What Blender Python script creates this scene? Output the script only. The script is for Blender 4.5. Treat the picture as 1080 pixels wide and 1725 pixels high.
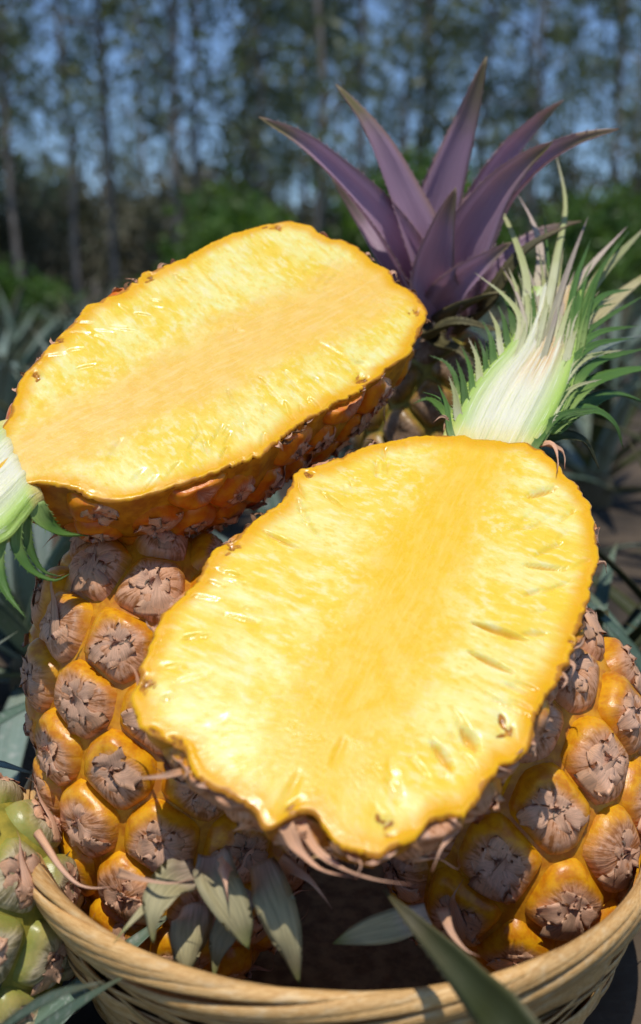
import bpy, math, random
import numpy as np
from mathutils import Vector, Matrix
random.seed(7); RNG = np.random.default_rng(11)
SC = bpy.context.scene
COL = SC.collection
for o in list(bpy.data.objects): bpy.data.objects.remove(o)
rad = math.radians

# ------------------------------------------------------------------ camera
CAM_H, PITCH, FPX = 0.42, rad(13.8), 1556.0
cam = bpy.data.cameras.new('camera'); co = bpy.data.objects.new('camera', cam); COL.objects.link(co)
co.location = (0, 0, CAM_H); co.rotation_euler = (rad(90) - PITCH, 0, 0)
cam.sensor_fit = 'VERTICAL'; cam.sensor_height = 36; cam.lens = 36 * FPX / 1725
cam.clip_start = 0.02; cam.clip_end = 2000
cam.dof.use_dof = True; cam.dof.focus_distance = 0.425; cam.dof.aperture_fstop = 5.6
SC.camera = co
SC.render.resolution_x, SC.render.resolution_y = 641, 1024

# ------------------------------------------------------------------ sky, sun, exposure
SUN = Vector((-0.02, -0.27, 0.95)).normalized()
w = bpy.data.worlds.new('World'); SC.world = w; w.use_nodes = True
nt = w.node_tree; nt.nodes.clear()
sky = nt.nodes.new('ShaderNodeTexSky'); sky.sky_type = 'NISHITA'; sky.sun_disc = False
sky.sun_elevation = math.asin(SUN.z); sky.sun_rotation = math.atan2(SUN.x, SUN.y)
sky.air_density = 1.0; sky.dust_density = 0.0; sky.ozone_density = 5.0; sky.altitude = 1800
bg = nt.nodes.new('ShaderNodeBackground'); bg.inputs[1].default_value = 0.13
wo = nt.nodes.new('ShaderNodeOutputWorld')
nt.links.new(sky.outputs[0], bg.inputs[0]); nt.links.new(bg.outputs[0], wo.inputs[0])
sl = bpy.data.lights.new('sun', 'SUN'); sl.energy = 3.35; sl.angle = rad(0.53); sl.color = (1.0, 0.955, 0.88)
so = bpy.data.objects.new('sun', sl); COL.objects.link(so)
so.rotation_euler = (-SUN).to_track_quat('-Z', 'Y').to_euler()
vs = SC.view_settings; vs.view_transform = 'Standard'; vs.look = 'None'; vs.gamma = 1.0; vs.use_curve_mapping = False
vs.exposure = 0.0

# ------------------------------------------------------------------ helpers
CF = np.array([0, math.cos(PITCH), -math.sin(PITCH)]); CU = np.array([0, math.sin(PITCH), math.cos(PITCH)]); CR = np.array([1., 0, 0])
CC = np.array([0, 0, CAM_H])
def ray(x, y): return CR * (x - 540) / FPX + CF - CU * (y - 862.5) / FPX
def at(x, y, d):                       # point seen at photo pixel (x, y), at d metres from the eye
    r = ray(x, y); return CC + r * d / np.linalg.norm(r)
def unit(v): return v / (np.linalg.norm(v) + 1e-12)

def empty(name, loc=(0, 0, 0)):
    o = bpy.data.objects.new(name, None); o.empty_display_size = 0.05; o.location = loc; COL.objects.link(o); return o
def tag(o, label, cat, group=None, kind=None):
    if label: o['label'] = label
    if cat: o['category'] = cat
    if group: o['group'] = group
    if kind: o['kind'] = kind
    return o
def mesh(name, verts, faces, mat, smooth=True, attrs=None):
    me = bpy.data.meshes.new(name)
    me.from_pydata([tuple(map(float, v)) for v in verts], [], [tuple(map(int, f)) for f in faces])
    if smooth: me.polygons.foreach_set('use_smooth', [True] * len(me.polygons))
    if mat is not None: me.materials.append(mat)
    for k, a in (attrs or {}).items():
        a = np.asarray(a, dtype=np.float32)
        if a.ndim == 1:
            at_ = me.attributes.new(k, 'FLOAT', 'POINT'); at_.data.foreach_set('value', a)
        else:
            at_ = me.attributes.new(k, 'FLOAT_VECTOR', 'POINT'); at_.data.foreach_set('vector', a.ravel())
    me.update(); return me
def obj(name, me, parent=None, mat4=None):
    o = bpy.data.objects.new(name, me); COL.objects.link(o)
    if parent: o.parent = parent
    if mat4 is not None: o.matrix_local = mat4
    return o
def frame(p, ex, ey, ez):
    return Matrix(((ex[0], ey[0], ez[0], p[0]), (ex[1], ey[1], ez[1], p[1]), (ex[2], ey[2], ez[2], p[2]), (0, 0, 0, 1)))

class NT:
    def __init__(s, name):
        s.m = bpy.data.materials.new(name); s.m.use_nodes = True; s.t = s.m.node_tree; s.t.nodes.clear()
        s.out = s.t.nodes.new('ShaderNodeOutputMaterial')
    def n(s, ty, **kw):
        x = s.t.nodes.new('ShaderNode' + ty)
        for k, v in kw.items(): setattr(x, k, v)
        return x
    def put(s, sock, v):
        if hasattr(v, 'is_output'): s.t.links.new(v, sock)
        elif isinstance(v, (tuple, list)) and len(v) == 3 and sock.type == 'RGBA': sock.default_value = (*v, 1)
        else: sock.default_value = v
    def attr(s, name, vec=False):
        a = s.n('Attribute'); a.attribute_name = name; return a.outputs['Vector'] if vec else a.outputs['Fac']
    def math(s, op, a, b=0.0, c=0.0, clamp=False):
        x = s.n('Math', operation=op, use_clamp=clamp); s.put(x.inputs[0], a); s.put(x.inputs[1], b); s.put(x.inputs[2], c); return x.outputs[0]
    def vmath(s, op, a, b=(0, 0, 0)):
        x = s.n('VectorMath', operation=op); s.put(x.inputs[0], a)
        if op == 'SCALE': s.put(x.inputs['Scale'], b)
        else: s.put(x.inputs[1], b)
        return x.outputs[0]
    def sep(s, v):
        x = s.n('SeparateXYZ'); s.put(x.inputs[0], v); return x.outputs
    def comb(s, a, b, c):
        x = s.n('CombineXYZ'); s.put(x.inputs[0], a); s.put(x.inputs[1], b); s.put(x.inputs[2], c); return x.outputs[0]
    def noise(s, vec=None, scale=5, detail=3, rough=0.55, w=None, dist=0.0):
        x = s.n('TexNoise')
        if w is not None: x.noise_dimensions = '4D'; s.put(x.inputs['W'], w)
        if vec is not None: s.put(x.inputs['Vector'], vec)
        x.inputs['Scale'].default_value = scale; x.inputs['Detail'].default_value = detail
        x.inputs['Roughness'].default_value = rough; x.inputs['Distortion'].default_value = dist
        return x.outputs[0]
    def ss(s, v, a, b, lo=0.0, hi=1.0):
        x = s.n('MapRange', interpolation_type='SMOOTHSTEP'); s.put(x.inputs[0], v); s.put(x.inputs[1], a); s.put(x.inputs[2], b); s.put(x.inputs[3], lo); s.put(x.inputs[4], hi)
        return x.outputs[0]
    def mix(s, f, a, b, blend='MIX'):
        x = s.n('Mix', data_type='RGBA', blend_type=blend); s.put(x.inputs[0], f); s.put(x.inputs[6], a); s.put(x.inputs[7], b); return x.outputs[2]
    def rand(s): return s.n('ObjectInfo').outputs['Random']
    def oco(s): return s.n('TexCoord').outputs['Object']
    def bump(s, h, strength=0.3, dist=0.001):
        x = s.n('Bump'); x.inputs['Strength'].default_value = strength; x.inputs['Distance'].default_value = dist; s.put(x.inputs['Height'], h); return x.outputs[0]
    def bsdf(s, color, rough=0.5, spec=0.5, normal=None, sss=0.0, rad_=(0.01, 0.004, 0.001), sscale=1.0, coat=0.0, trans=0.0, tcol=None):
        p = s.n('BsdfPrincipled'); s.put(p.inputs['Base Color'], color); s.put(p.inputs['Roughness'], rough)
        p.inputs['Specular IOR Level'].default_value = spec
        if sss:
            s.put(p.inputs['Subsurface Weight'], sss); p.inputs['Subsurface Radius'].default_value = rad_; p.inputs['Subsurface Scale'].default_value = sscale
        if coat: s.put(p.inputs['Coat Weight'], coat); p.inputs['Coat Roughness'].default_value = 0.12
        if normal is not None: s.put(p.inputs['Normal'], normal)
        o = p.outputs[0]
        if trans:
            t = s.n('BsdfTranslucent'); s.put(t.inputs[0], tcol if tcol is not None else color)
            if normal is not None: s.put(t.inputs['Normal'], normal)
            m = s.n('MixShader'); s.put(m.inputs[0], trans); s.t.links.new(o, m.inputs[1]); s.t.links.new(t.outputs[0], m.inputs[2]); o = m.outputs[0]
        s.t.links.new(o, s.out.inputs[0]); return s.m

# ------------------------------------------------------------------ materials
def mat_fruitlet(name, orange, deep, tan, dark, green=0.0, cover=0.72):
    k = NT(name); pol = k.attr('pol', True); r = k.rand()
    c, s_, rr = k.sep(pol)
    off = k.math('MULTIPLY', r, 37.0)
    p0 = k.vmath('ADD', k.comb(k.math('MULTIPLY', c, 2.6), k.math('MULTIPLY', s_, 2.6), k.math('MULTIPLY', rr, 0.7)), k.comb(off, off, off))
    streak = k.noise(p0, 1.8, 3, 0.6)
    streak2 = k.noise(p0, 3.4, 3, 0.55)
    oc = k.oco(); blot = k.noise(k.vmath('ADD', oc, k.comb(off, off, off)), 160, 4, 0.6)
    fine = k.noise(oc, 900, 3, 0.6)
    edge = k.math('ADD', k.math('MULTIPLY', s_, -0.22), cover)                    # bract covers more at the lower side
    edge = k.math('ADD', edge, k.math('MULTIPLY', k.math('SUBTRACT', r, 0.5), 0.30))
    v = k.math('ADD', rr, k.math('MULTIPLY', k.math('SUBTRACT', streak, 0.5), 0.22))
    v = k.math('ADD', v, k.math('MULTIPLY', k.math('SUBTRACT', blot, 0.5), 0.35))
    m = k.ss(k.math('SUBTRACT', v, edge), -0.20, 0.10)                            # 0 = papery tan, 1 = waxy orange
    skin = k.mix(k.ss(blot, 0.35, 0.7), orange, deep)
    if green: skin = k.mix(k.ss(rr, 0.8, 1.0, 0.0, green), skin, (0.24, 0.30, 0.03))
    tn = k.mix(k.ss(k.math('ADD', k.math('MULTIPLY', streak2, 0.55), k.math('MULTIPLY', blot, 0.45)), 0.40, 0.55), dark, tan)
    tn = k.mix(k.ss(streak, 0.52, 0.68, 0, 0.75), tn, tuple(min(1, 1.3 * x + .03) for x in tan))
    tn = k.mix(k.ss(rr, 0.30, 0.10, 0, 0.6), tn, dark)
    tn = k.mix(k.ss(fine, 0.58, 0.70, 0, 0.4), tn, dark)
    tn = k.mix(k.ss(k.noise(oc, 260, 3, 0.6), 0.55, 0.75, 0, 0.55), tn, (0.80, 0.66, 0.56))
    col = k.mix(m, tn, skin)
    col = k.mix(k.ss(v, k.math('SUBTRACT', edge, 0.02), k.math('ADD', edge, 0.10)), k.mix(0.35, col, deep), col)
    hgt = k.math('ADD', k.math('MULTIPLY', k.math('ADD', streak, streak2), k.math('SUBTRACT', 1.0, m)), k.math('MULTIPLY', fine, 0.22))
    rough = k.math('ADD', k.math('MULTIPLY', m, -0.34), 0.66)
    return k.bsdf(col, rough, 0.45, k.bump(hgt, 0.45, 0.0011), sss=k.math('MULTIPLY', m, 0.18), rad_=(0.006, 0.002, 0.0004))

def mat_simple(name, a, b, scale=60, rough=0.6, stretch=(1, 1, 1), bump=0.3, bd=0.001, lo=0.35, hi=0.65, sss=0.0, spec=0.4):
    k = NT(name); v = k.vmath('MULTIPLY', k.oco(), stretch); n = k.noise(v, scale, 5, 0.6)
    return k.bsdf(k.mix(k.ss(n, lo, hi), a, b), rough, spec, k.bump(n, bump, bd), sss=sss)

def mat_leaf(name, base, mid, tip, streak=0.25, rough=0.42, trans=0.25, tcol=None, under=None, dust=0.0, bend=(0.12, 0.45, 0.75, 1.0), nscale=1.0, edgec=None):
    k = NT(name); t = k.attr('t'); u = k.attr('u'); r = k.rand()
    off = k.math('MULTIPLY', r, 23.0)
    n1 = k.noise(k.comb(k.math('MULTIPLY', u, 7.0), k.math('MULTIPLY', t, 2.2), off), 1.6, 4, 0.6)
    n2 = k.noise(k.vmath('ADD', k.oco(), k.comb(off, off, off)), 45 * nscale, 4, 0.6)
    tt = k.math('ADD', t, k.math('MULTIPLY', k.math('SUBTRACT', n2, 0.5), 0.35))
    col = k.mix(k.ss(tt, bend[0], bend[1]), base, mid)
    col = k.mix(k.ss(tt, bend[2], bend[3]), col, tip)
    col = k.mix(k.ss(n1, 0.35, 0.7, 0, streak), col, tuple(x * 0.45 for x in mid))
    col = k.mix(k.ss(n2, 0.5, 0.75, 0, dust), col, (0.42, 0.44, 0.40))
    if edgec: col = k.mix(k.ss(k.math('ABSOLUTE', u), 0.78, 1.0, 0, 0.8), col, edgec)
    val = k.math('ADD', k.math('MULTIPLY', r, 0.4), 0.8)
    col = k.mix(1.0, col, k.comb(val, val, val), 'MULTIPLY')
    if under:
        g = k.n('NewGeometry'); col = k.mix(g.outputs['Backfacing'], col, under)
    return k.bsdf(col, rough, 0.4, k.bump(k.math('ADD', n1, k.math('MULTIPLY', n2, 0.4)), 0.35, 0.0012), trans=trans, tcol=tcol)

M = {}
M['fruitlet'] = mat_fruitlet('ripe_fruitlet', (0.80, 0.38, 0.008), (0.58, 0.19, 0.006), (0.70, 0.41, 0.27), (0.22, 0.09, 0.045), cover=0.86)
M['fruitlet_red'] = mat_fruitlet('ripe_fruitlet_red', (0.80, 0.27, 0.008), (0.66, 0.13, 0.006), (0.60, 0.36, 0.24), (0.32, 0.10, 0.05), cover=0.48)
M['fruitlet_green'] = mat_fruitlet('unripe_fruitlet', (0.44, 0.36, 0.11), (0.30, 0.28, 0.07), (0.66, 0.52, 0.36), (0.24, 0.17, 0.10), green=0.5, cover=0.95)
M['fruitlet_dark'] = mat_fruitlet('dull_fruitlet', (0.40, 0.22, 0.05), (0.22, 0.13, 0.03), (0.34, 0.22, 0.16), (0.13, 0.08, 0.05), green=0.3)
M['rind'] = mat_simple('rind', (0.46, 0.15, 0.006), (0.70, 0.32, 0.015), 120, 0.4, sss=0.1)
M['rind_green'] = mat_simple('rind_green', (0.22, 0.20, 0.03), (0.42, 0.34, 0.05), 120, 0.5)
M['bract'] = mat_leaf('bract', (0.84, 0.47, 0.26), (0.88, 0.53, 0.34), (0.38, 0.14, 0.08), 0.55, 0.7, 0.2, nscale=6)
M['dried'] = mat_simple('dried_flower', (0.10, 0.065, 0.045), (0.42, 0.30, 0.20), 300, 0.8)
M['leaf_purple'] = mat_leaf('leaf_purple', (0.70, 0.50, 0.64), (0.62, 0.42, 0.55), (0.28, 0.27, 0.07), 0.30, 0.42, 0.5, tcol=(0.66, 0.46, 0.50), bend=(0.0, 0.4, 0.66, 0.93), nscale=0.6, edgec=(0.56, 0.36, 0.30))
M['leaf_green'] = mat_leaf('leaf_green', (0.35, 0.48, 0.13), (0.12, 0.24, 0.05), (0.10, 0.17, 0.05), 0.35, 0.38, 0.3, tcol=(0.22, 0.40, 0.05))
M['leaf_pale'] = mat_leaf('leaf_pale', (0.82, 0.80, 0.50), (0.60, 0.62, 0.28), (0.58, 0.50, 0.36), 0.3, 0.45, 0.3, tcol=(0.6, 0.62, 0.25), bend=(.3, .6, .75, 1))
M['leaf_pink'] = mat_leaf('leaf_pink', (0.74, 0.70, 0.45), (0.68, 0.56, 0.44), (0.62, 0.48, 0.42), 0.3, 0.45, 0.3, bend=(.3, .6, .75, 1))
M['leaf_field'] = mat_leaf('leaf_field', (0.24, 0.30, 0.20), (0.13, 0.20, 0.14), (0.16, 0.16, 0.08), 0.35, 0.45, 0.18, dust=0.5)
M['leaf_silver'] = mat_leaf('leaf_silver', (0.32, 0.38, 0.30), (0.24, 0.32, 0.27), (0.20, 0.22, 0.14), 0.35, 0.5, 0.18, dust=0.7)
M['leaf_dark'] = mat_leaf('leaf_dark', (0.10, 0.12, 0.03), (0.042, 0.050, 0.012), (0.11, 0.09, 0.035), 0.35, 0.55, 0.2, dust=0.08, edgec=(0.16, 0.14, 0.06))
M['leaf_wilt'] = mat_leaf('leaf_wilted', (0.72, 0.56, 0.42), (0.64, 0.56, 0.30), (0.36, 0.38, 0.09), 0.6, 0.5, 0.3, dust=0.0)
M['leaf_dry'] = mat_leaf('leaf_dry', (0.20, 0.15, 0.08), (0.16, 0.14, 0.06), (0.30, 0.24, 0.12), 0.5, 0.6, 0.2)

M['dried_leaf'] = mat_leaf('dried_leaf', (0.34, 0.17, 0.06), (0.26, 0.13, 0.06), (0.10, 0.05, 0.03), 0.6, 0.8, 0.1, nscale=6)
def mat_flesh(name, pinkish):
    k = NT(name); fib = k.attr('fib', True); fl = k.attr('inf', True); edge, core, dist = k.sep(fl); spot = k.attr('spot'); cav = k.attr('cav')
    oc = k.oco()
    f1 = k.noise(fib, 1.0, 4, 0.6, w=k.math('MULTIPLY', dist, 9.0))
    f2 = k.noise(fib, 5.5, 4, 0.65, w=k.math('MULTIPLY', dist, 16.0))
    big = k.noise(oc, 26, 2, 0.5); cell = k.noise(oc, 420, 4, 0.65); mid = k.noise(oc, 110, 3, 0.6)
    pale = (0.88, 0.765, 0.25); gold = (0.88, 0.635, 0.07); deep = (0.88, 0.53, 0.028)
    col = k.mix(k.ss(f1, 0.42, 0.58), gold, pale)
    col = k.mix(k.ss(big, 0.45, 0.70, 0, 0.35), col, (0.88, 0.79, 0.33))
    col = k.mix(k.ss(f2, 0.50, 0.64, 0, 0.55), col, (0.90, 0.83, 0.46))
    col = k.mix(k.ss(f2, 0.48, 0.36, 0, 0.6), col, (0.88, 0.58, 0.045))
    cm = k.math('ADD', core, k.math('MULTIPLY', k.math('SUBTRACT', k.noise(k.vmath('MULTIPLY', oc, (1, .45, 1)), 60, 3, 0.6), 0.5), 0.9))
    col = k.mix(k.ss(cm, -0.05, 0.75, 0, 0.85), col, deep if not pinkish else (0.90, 0.54, 0.11))
    lon = k.noise(k.vmath('MULTIPLY', oc, (1, .12, 1)), 420, 3, 0.6)
    col = k.mix(k.math('MULTIPLY', k.ss(cm, 0.3, 0.8), k.ss(lon, 0.45, 0.7, 0, 0.55)), col, (0.90, 0.63, 0.13) if not pinkish else (0.92, 0.66, 0.26))
    col = k.mix(k.ss(cav, 0.25, 0.9, 0, 0.75), col, (0.74, 0.40, 0.03))
    em = k.math('ADD', edge, k.math('MULTIPLY', k.math('SUBTRACT', mid, 0.5), 0.05))
    col = k.mix(k.ss(em, 0.20, 0.05), col, (0.84, 0.43, 0.012))
    col = k.mix(k.ss(k.math('ADD', em, k.math('MULTIPLY', k.math('SUBTRACT', k.noise(oc, 70, 2, 0.5), 0.5), 0.12)), 0.03, 0.004, 0, 0.8), col, (0.42, 0.15, 0.02))
    sp = k.math('ADD', spot, k.math('MULTIPLY', k.math('SUBTRACT', cell, 0.5), 0.8))
    col = k.mix(k.ss(sp, 0.35, 0.6), col, k.mix(k.ss(cell, 0.4, 0.6), (0.30, 0.11, 0.02), (0.62, 0.27, 0.03)))
    h = k.math('ADD', k.math('MULTIPLY', cell, 0.55), k.math('ADD', k.math('MULTIPLY', f2, 0.8), k.math('MULTIPLY', f1, 0.5)))
    rough = k.ss(mid, 0.35, 0.62, 0.42, 0.17)
    return k.bsdf(col, rough, 0.22, k.bump(h, 0.30, 0.0005), sss=0.35, rad_=(0.008, 0.004, 0.0008))
M['flesh'] = mat_flesh('flesh', False)
M['flesh_back'] = mat_flesh('flesh_back', True)

def mat_core():
    k = NT('crown_section'); t = k.attr('t'); a = k.attr('u')
    st = k.noise(k.comb(k.math('MULTIPLY', a, 9.0), k.math('MULTIPLY', t, 1.4), 0.0), 2.0, 5, 0.65)
    n = k.noise(k.oco(), 60, 4, 0.6)
    col = k.mix(k.ss(k.math('ABSOLUTE', a), 0.30, 0.85), (0.86, 0.82, 0.60), (0.40, 0.58, 0.10))
    tanm = k.math('MULTIPLY', k.ss(k.math('ABSOLUTE', k.math('SUBTRACT', a, k.math('MULTIPLY', t, 0.30))), 0.50, 0.10), k.ss(t, 0.30, 0.55))
    col = k.mix(k.math('MULTIPLY', tanm, k.ss(st, 0.35, 0.62)), col, (0.72, 0.40, 0.16))
    col = k.mix(k.ss(k.math('ADD', t, k.math('MULTIPLY', k.math('SUBTRACT', n, 0.5), 0.12)), 0.17, 0.02), col, (0.87, 0.72, 0.24))
    col = k.mix(k.ss(st, 0.50, 0.68, 0, 0.6), col, (0.55, 0.62, 0.22))
    col = k.mix(k.ss(st, 0.44, 0.34, 0, 0.7), col, (0.93, 0.90, 0.74))
    return k.bsdf(col, 0.42, 0.4, k.bump(st, 0.5, 0.0025), sss=0.25, rad_=(0.006, 0.006, 0.002))
M['core'] = mat_core()

def mat_splint():
    k = NT('bamboo_splint'); t = k.attr('t'); u = k.attr('u'); r = k.rand(); off = k.math('MULTIPLY', r, 50.0)
    g = k.noise(k.comb(k.math('MULTIPLY', u, 5.0), k.math('MULTIPLY', t, 26.0), off), 1.0, 5, 0.65)
    blot = k.noise(k.comb(k.math('MULTIPLY', t, 14.0), off, u), 1.0, 3, 0.6)
    col = k.mix(k.ss(g, 0.3, 0.7), (0.56, 0.29, 0.085), (0.80, 0.51, 0.21))
    col = k.mix(k.ss(blot, 0.5, 0.75, 0, 0.6), col, (0.80, 0.62, 0.36))
    col = k.mix(k.ss(k.noise(k.comb(k.math('MULTIPLY', t, 90.0), off, 0.0), 1.0, 2, 0.5), 0.68, 0.74, 0, 0.55), col, (0.22, 0.11, 0.04))
    val = k.math('ADD', k.math('MULTIPLY', r, 0.45), 0.75)
    col = k.mix(1.0, col, k.comb(val, val, val), 'MULTIPLY')
    return k.bsdf(col, 0.42, 0.45, k.bump(g, 0.5, 0.0012))
M['splint'] = mat_splint()
M['lining'] = mat_simple('basket_lining', (0.20, 0.11, 0.045), (0.40, 0.26, 0.12), 90, 0.7, (1, 1, 8))
M['soil'] = mat_simple('soil', (0.035, 0.026, 0.018), (0.11, 0.078, 0.05), 9, 0.95, bump=0.8, bd=0.02)
M['bark'] = mat_simple('bark', (0.13, 0.11, 0.09), (0.32, 0.28, 0.24), 6, 0.9, (3, 3, 0.5), 0.6, 0.02)
def mat_tree_leaf(name, a, b, tr):
    k = NT(name); n = k.noise(k.oco(), 1.3, 3, 0.6); n2 = k.noise(k.oco(), 9, 2, 0.5)
    col = k.mix(k.ss(n, 0.35, 0.65), a, b); col = k.mix(k.ss(n2, 0.5, 0.8, 0, 0.5), col, tuple(x * 0.5 for x in a))
    return k.bsdf(col, 0.5, 0.4, trans=0.3, tcol=tr)
M['tree_leaf'] = mat_tree_leaf('tree_leaf', (0.10, 0.135, 0.085), (0.15, 0.175, 0.09), (0.24, 0.31, 0.10))
M['bush_leaf'] = mat_tree_leaf('bush_leaf', (0.05, 0.11, 0.02), (0.11, 0.20, 0.03), (0.16, 0.30, 0.03))
M['bush_dim'] = mat_tree_leaf('bush_dim', (0.11, 0.12, 0.07), (0.21, 0.19, 0.13), (0.18, 0.18, 0.09))

# ------------------------------------------------------------------ ribbon leaf
def catmull(P, n):
    P = np.asarray(P, float)
    Q = np.vstack([2 * P[0] - P[1], P, 2 * P[-1] - P[-2]]); m = len(P) - 1
    d = np.r_[0, np.cumsum(np.linalg.norm(np.diff(P, axis=0), axis=1))]; d /= d[-1]
    out = []
    for s in np.linspace(0, 1, n):
        i = min(np.searchsorted(d, s, 'right') - 1, m - 1); i = max(i, 0)
        x = (s - d[i]) / (d[i + 1] - d[i] + 1e-9)
        a, b, c, e = Q[i], Q[i + 1], Q[i + 2], Q[i + 3]
        out.append(0.5 * (2 * b + (c - a) * x + (2 * a - 5 * b + 4 * c - e) * x * x + (3 * b - a - 3 * c + e) * x ** 3))
    return np.array(out)
def prof_leaf(t): return np.clip(0.80 + 0.6 * t, 0, 1) * (1 - t ** 1.7) ** 0.9
def prof_crown(t): return np.clip(.85 + .5 * t, 0, 1) * (1 - t) ** .62 * (1 - .35 * t ** 2)
def prof_spike(t): return (1 - t) ** 1.25
def prof_fan(t): return (1 - t) ** 1.7 * (1 - .25 * np.exp(-(t / .12) ** 2))
def prof_strip(t): return (.8 + .2 * np.cos(7 * t)) * (1 - .8 * t ** 4)
def prof_blade(t): return (0.55 + 0.45 * np.sin(np.clip(t * 2.2, 0, math.pi / 2))) * (1 - t ** 2.2)
def ribbon(name, P, width, hint, mat, nseg=18, thick=0.0014, chan=0.25, prof=prof_leaf, wav=0.0, teeth=0, tooth=0.0016, roll=0.0, seed=0):
    rg = np.random.default_rng(seed); C = catmull(P, nseg + 1); t = np.linspace(0, 1, nseg + 1)
    T = np.gradient(C, axis=0); T /= np.linalg.norm(T, axis=1)[:, None] + 1e-9
    N = np.tile(unit(np.asarray(hint, float)), (nseg + 1, 1))
    S = np.cross(T, N); S /= np.linalg.norm(S, axis=1)[:, None] + 1e-9; N = np.cross(S, T)
    if roll:
        a = roll * t; S, N = S * np.cos(a)[:, None] + N * np.sin(a)[:, None], N * np.cos(a)[:, None] - S * np.sin(a)[:, None]
    W = width * np.maximum(prof(t), 0.012) * 0.5
    us = np.array([-1, -.6, -.25, 0, .25, .6, 1.0]); V = []; A = []; U = []
    ph = rg.uniform(0, 6.28, 4)
    for i in range(nseg + 1):
        wv = wav * W[i] * (math.sin(t[i] * 9 + ph[0]) + 0.6 * math.sin(t[i] * 19 + ph[1]))
        for u in us:
            z = chan * W[i] * u * u * 1.2 + wv * u * abs(u)
            V.append(C[i] + S[i] * W[i] * u + N[i] * z); A.append(t[i]); U.append(u)
        for u in (.6, 0.15, -.15, -.6):
            z = chan * W[i] * u * u * 1.2 + wv * u * abs(u) - thick * (1 - u * u) * (1 - 0.7 * t[i])
            V.append(C[i] + S[i] * W[i] * u + N[i] * z); A.append(t[i]); U.append(u)
    k = 11; F = []
    for i in range(nseg):
        for j in range(k):
            F.append((i * k + j, i * k + (j + 1) % k, (i + 1) * k + (j + 1) % k, (i + 1) * k + j))
    F.append(tuple(range(k))[::-1]); F.append(tuple(nseg * k + j for j in range(k)))
    if teeth:
        for q in range(teeth):
            tt = (q + rg.uniform(0.2, 0.8)) / teeth * 0.94; x = tt * nseg; i = int(x); f = x - i
            for sgn in (-1, 1):
                j = 0 if sgn < 0 else 6
                a = V[i * k + j] * (1 - f) + V[(i + 1) * k + j] * f
                tl = tooth * (1 - 0.4 * tt)
                b = a + T[i] * tl * 1.0; c = a + S[i] * sgn * tl * 0.75 + T[i] * tl * 1.5; a2 = a - S[i] * sgn * tl * 0.3
                n0 = len(V); V += [a2, b, c]; A += [tt] * 3; U += [sgn] * 3; F.append((n0, n0 + 1, n0 + 2))
    return mesh(name, V, F, mat, True, {'t': A, 'u': U})

# ------------------------------------------------------------------ fruitlets
NA = 28; SR = np.array([.1, .2, .32, .45, .57, .68, .78, .86, .93, 1.0])
TH = np.arange(NA) / NA * 2 * math.pi
def fruitlet_mesh(p, ex, ey, n, neigh, curv, mat, hb, rg, gap=1.0, dev=None):
    nb = np.array([[np.dot(q - p, ex), np.dot(q - p, ey)] for q in neigh])
    if len(nb) == 0: nb = np.array([[0.03, 0], [-.03, 0], [0, .03], [0, -.03]])
    d = np.linalg.norm(nb, axis=1); a = np.arctan2(nb[:, 1], nb[:, 0])
    cs = np.cos(TH[:, None] - a[None, :])
    rr = np.where(cs > 0.08, (d[None, :] * 0.5) / np.maximum(cs, 0.08), 1.0)
    rr = np.minimum(rr, 0.04)
    Rt = np.sum(rr ** -12.0, axis=1) ** (-1 / 12.0) * gap
    Rt = np.minimum(Rt, 0.031)
    wob = sum(rg.normal(0, 1) * np.cos(kk * TH + rg.uniform(0, 6.28)) / kk for kk in (3, 5, 7, 8, 11, 13)) * 0.5
    V = []; A = []
    dim = rg.uniform(0.22, 0.5); lump = (rg.uniform(.0004, .0011), rg.uniform(0, 6), rg.uniform(0, 6))
    def pt(s, th, R, w_):
        x, y = s * R * math.cos(th), s * R * math.sin(th)
        h = hb * (1 - s ** 3.2) ** 0.75 - dim * hb * math.exp(-(s / .26) ** 2)
        h += 0.16 * hb * math.exp(-((s - .74) / .15) ** 2) * (0.55 + 0.65 * math.sin(th))
        h += 0.0016 * w_ * 4 * s * (1 - s) + lump[0] * math.sin(x * 300 + lump[1]) * math.sin(y * 260 + lump[2]) * (1 - s * s)
        if s > 0.99: h = -0.0035
        base = np.array([x, y, 0.0])
        if dev is not None: base = dev(base)
        else: base[2] = -curv * (x * x + y * y) * 0.5
        base[2] += h
        return base
    V.append(pt(0, 0, 0, 0)); A.append((0, 0, 0))
    for s in SR:
        for i in range(NA):
            V.append(pt(s, TH[i], Rt[i], wob[i])); A.append((math.cos(TH[i]), math.sin(TH[i]), s))
    F = [(0, 1 + i, 1 + (i + 1) % NA) for i in range(NA)]
    for r in range(len(SR) - 1):
        b0 = 1 + r * NA; b1 = b0 + NA
        for i in range(NA): F.append((b0 + i, b1 + i, b1 + (i + 1) % NA, b0 + (i + 1) % NA))
    return mesh('fruitlet', V, F, mat, True, {'pol': A}), float(np.mean(Rt))

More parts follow.
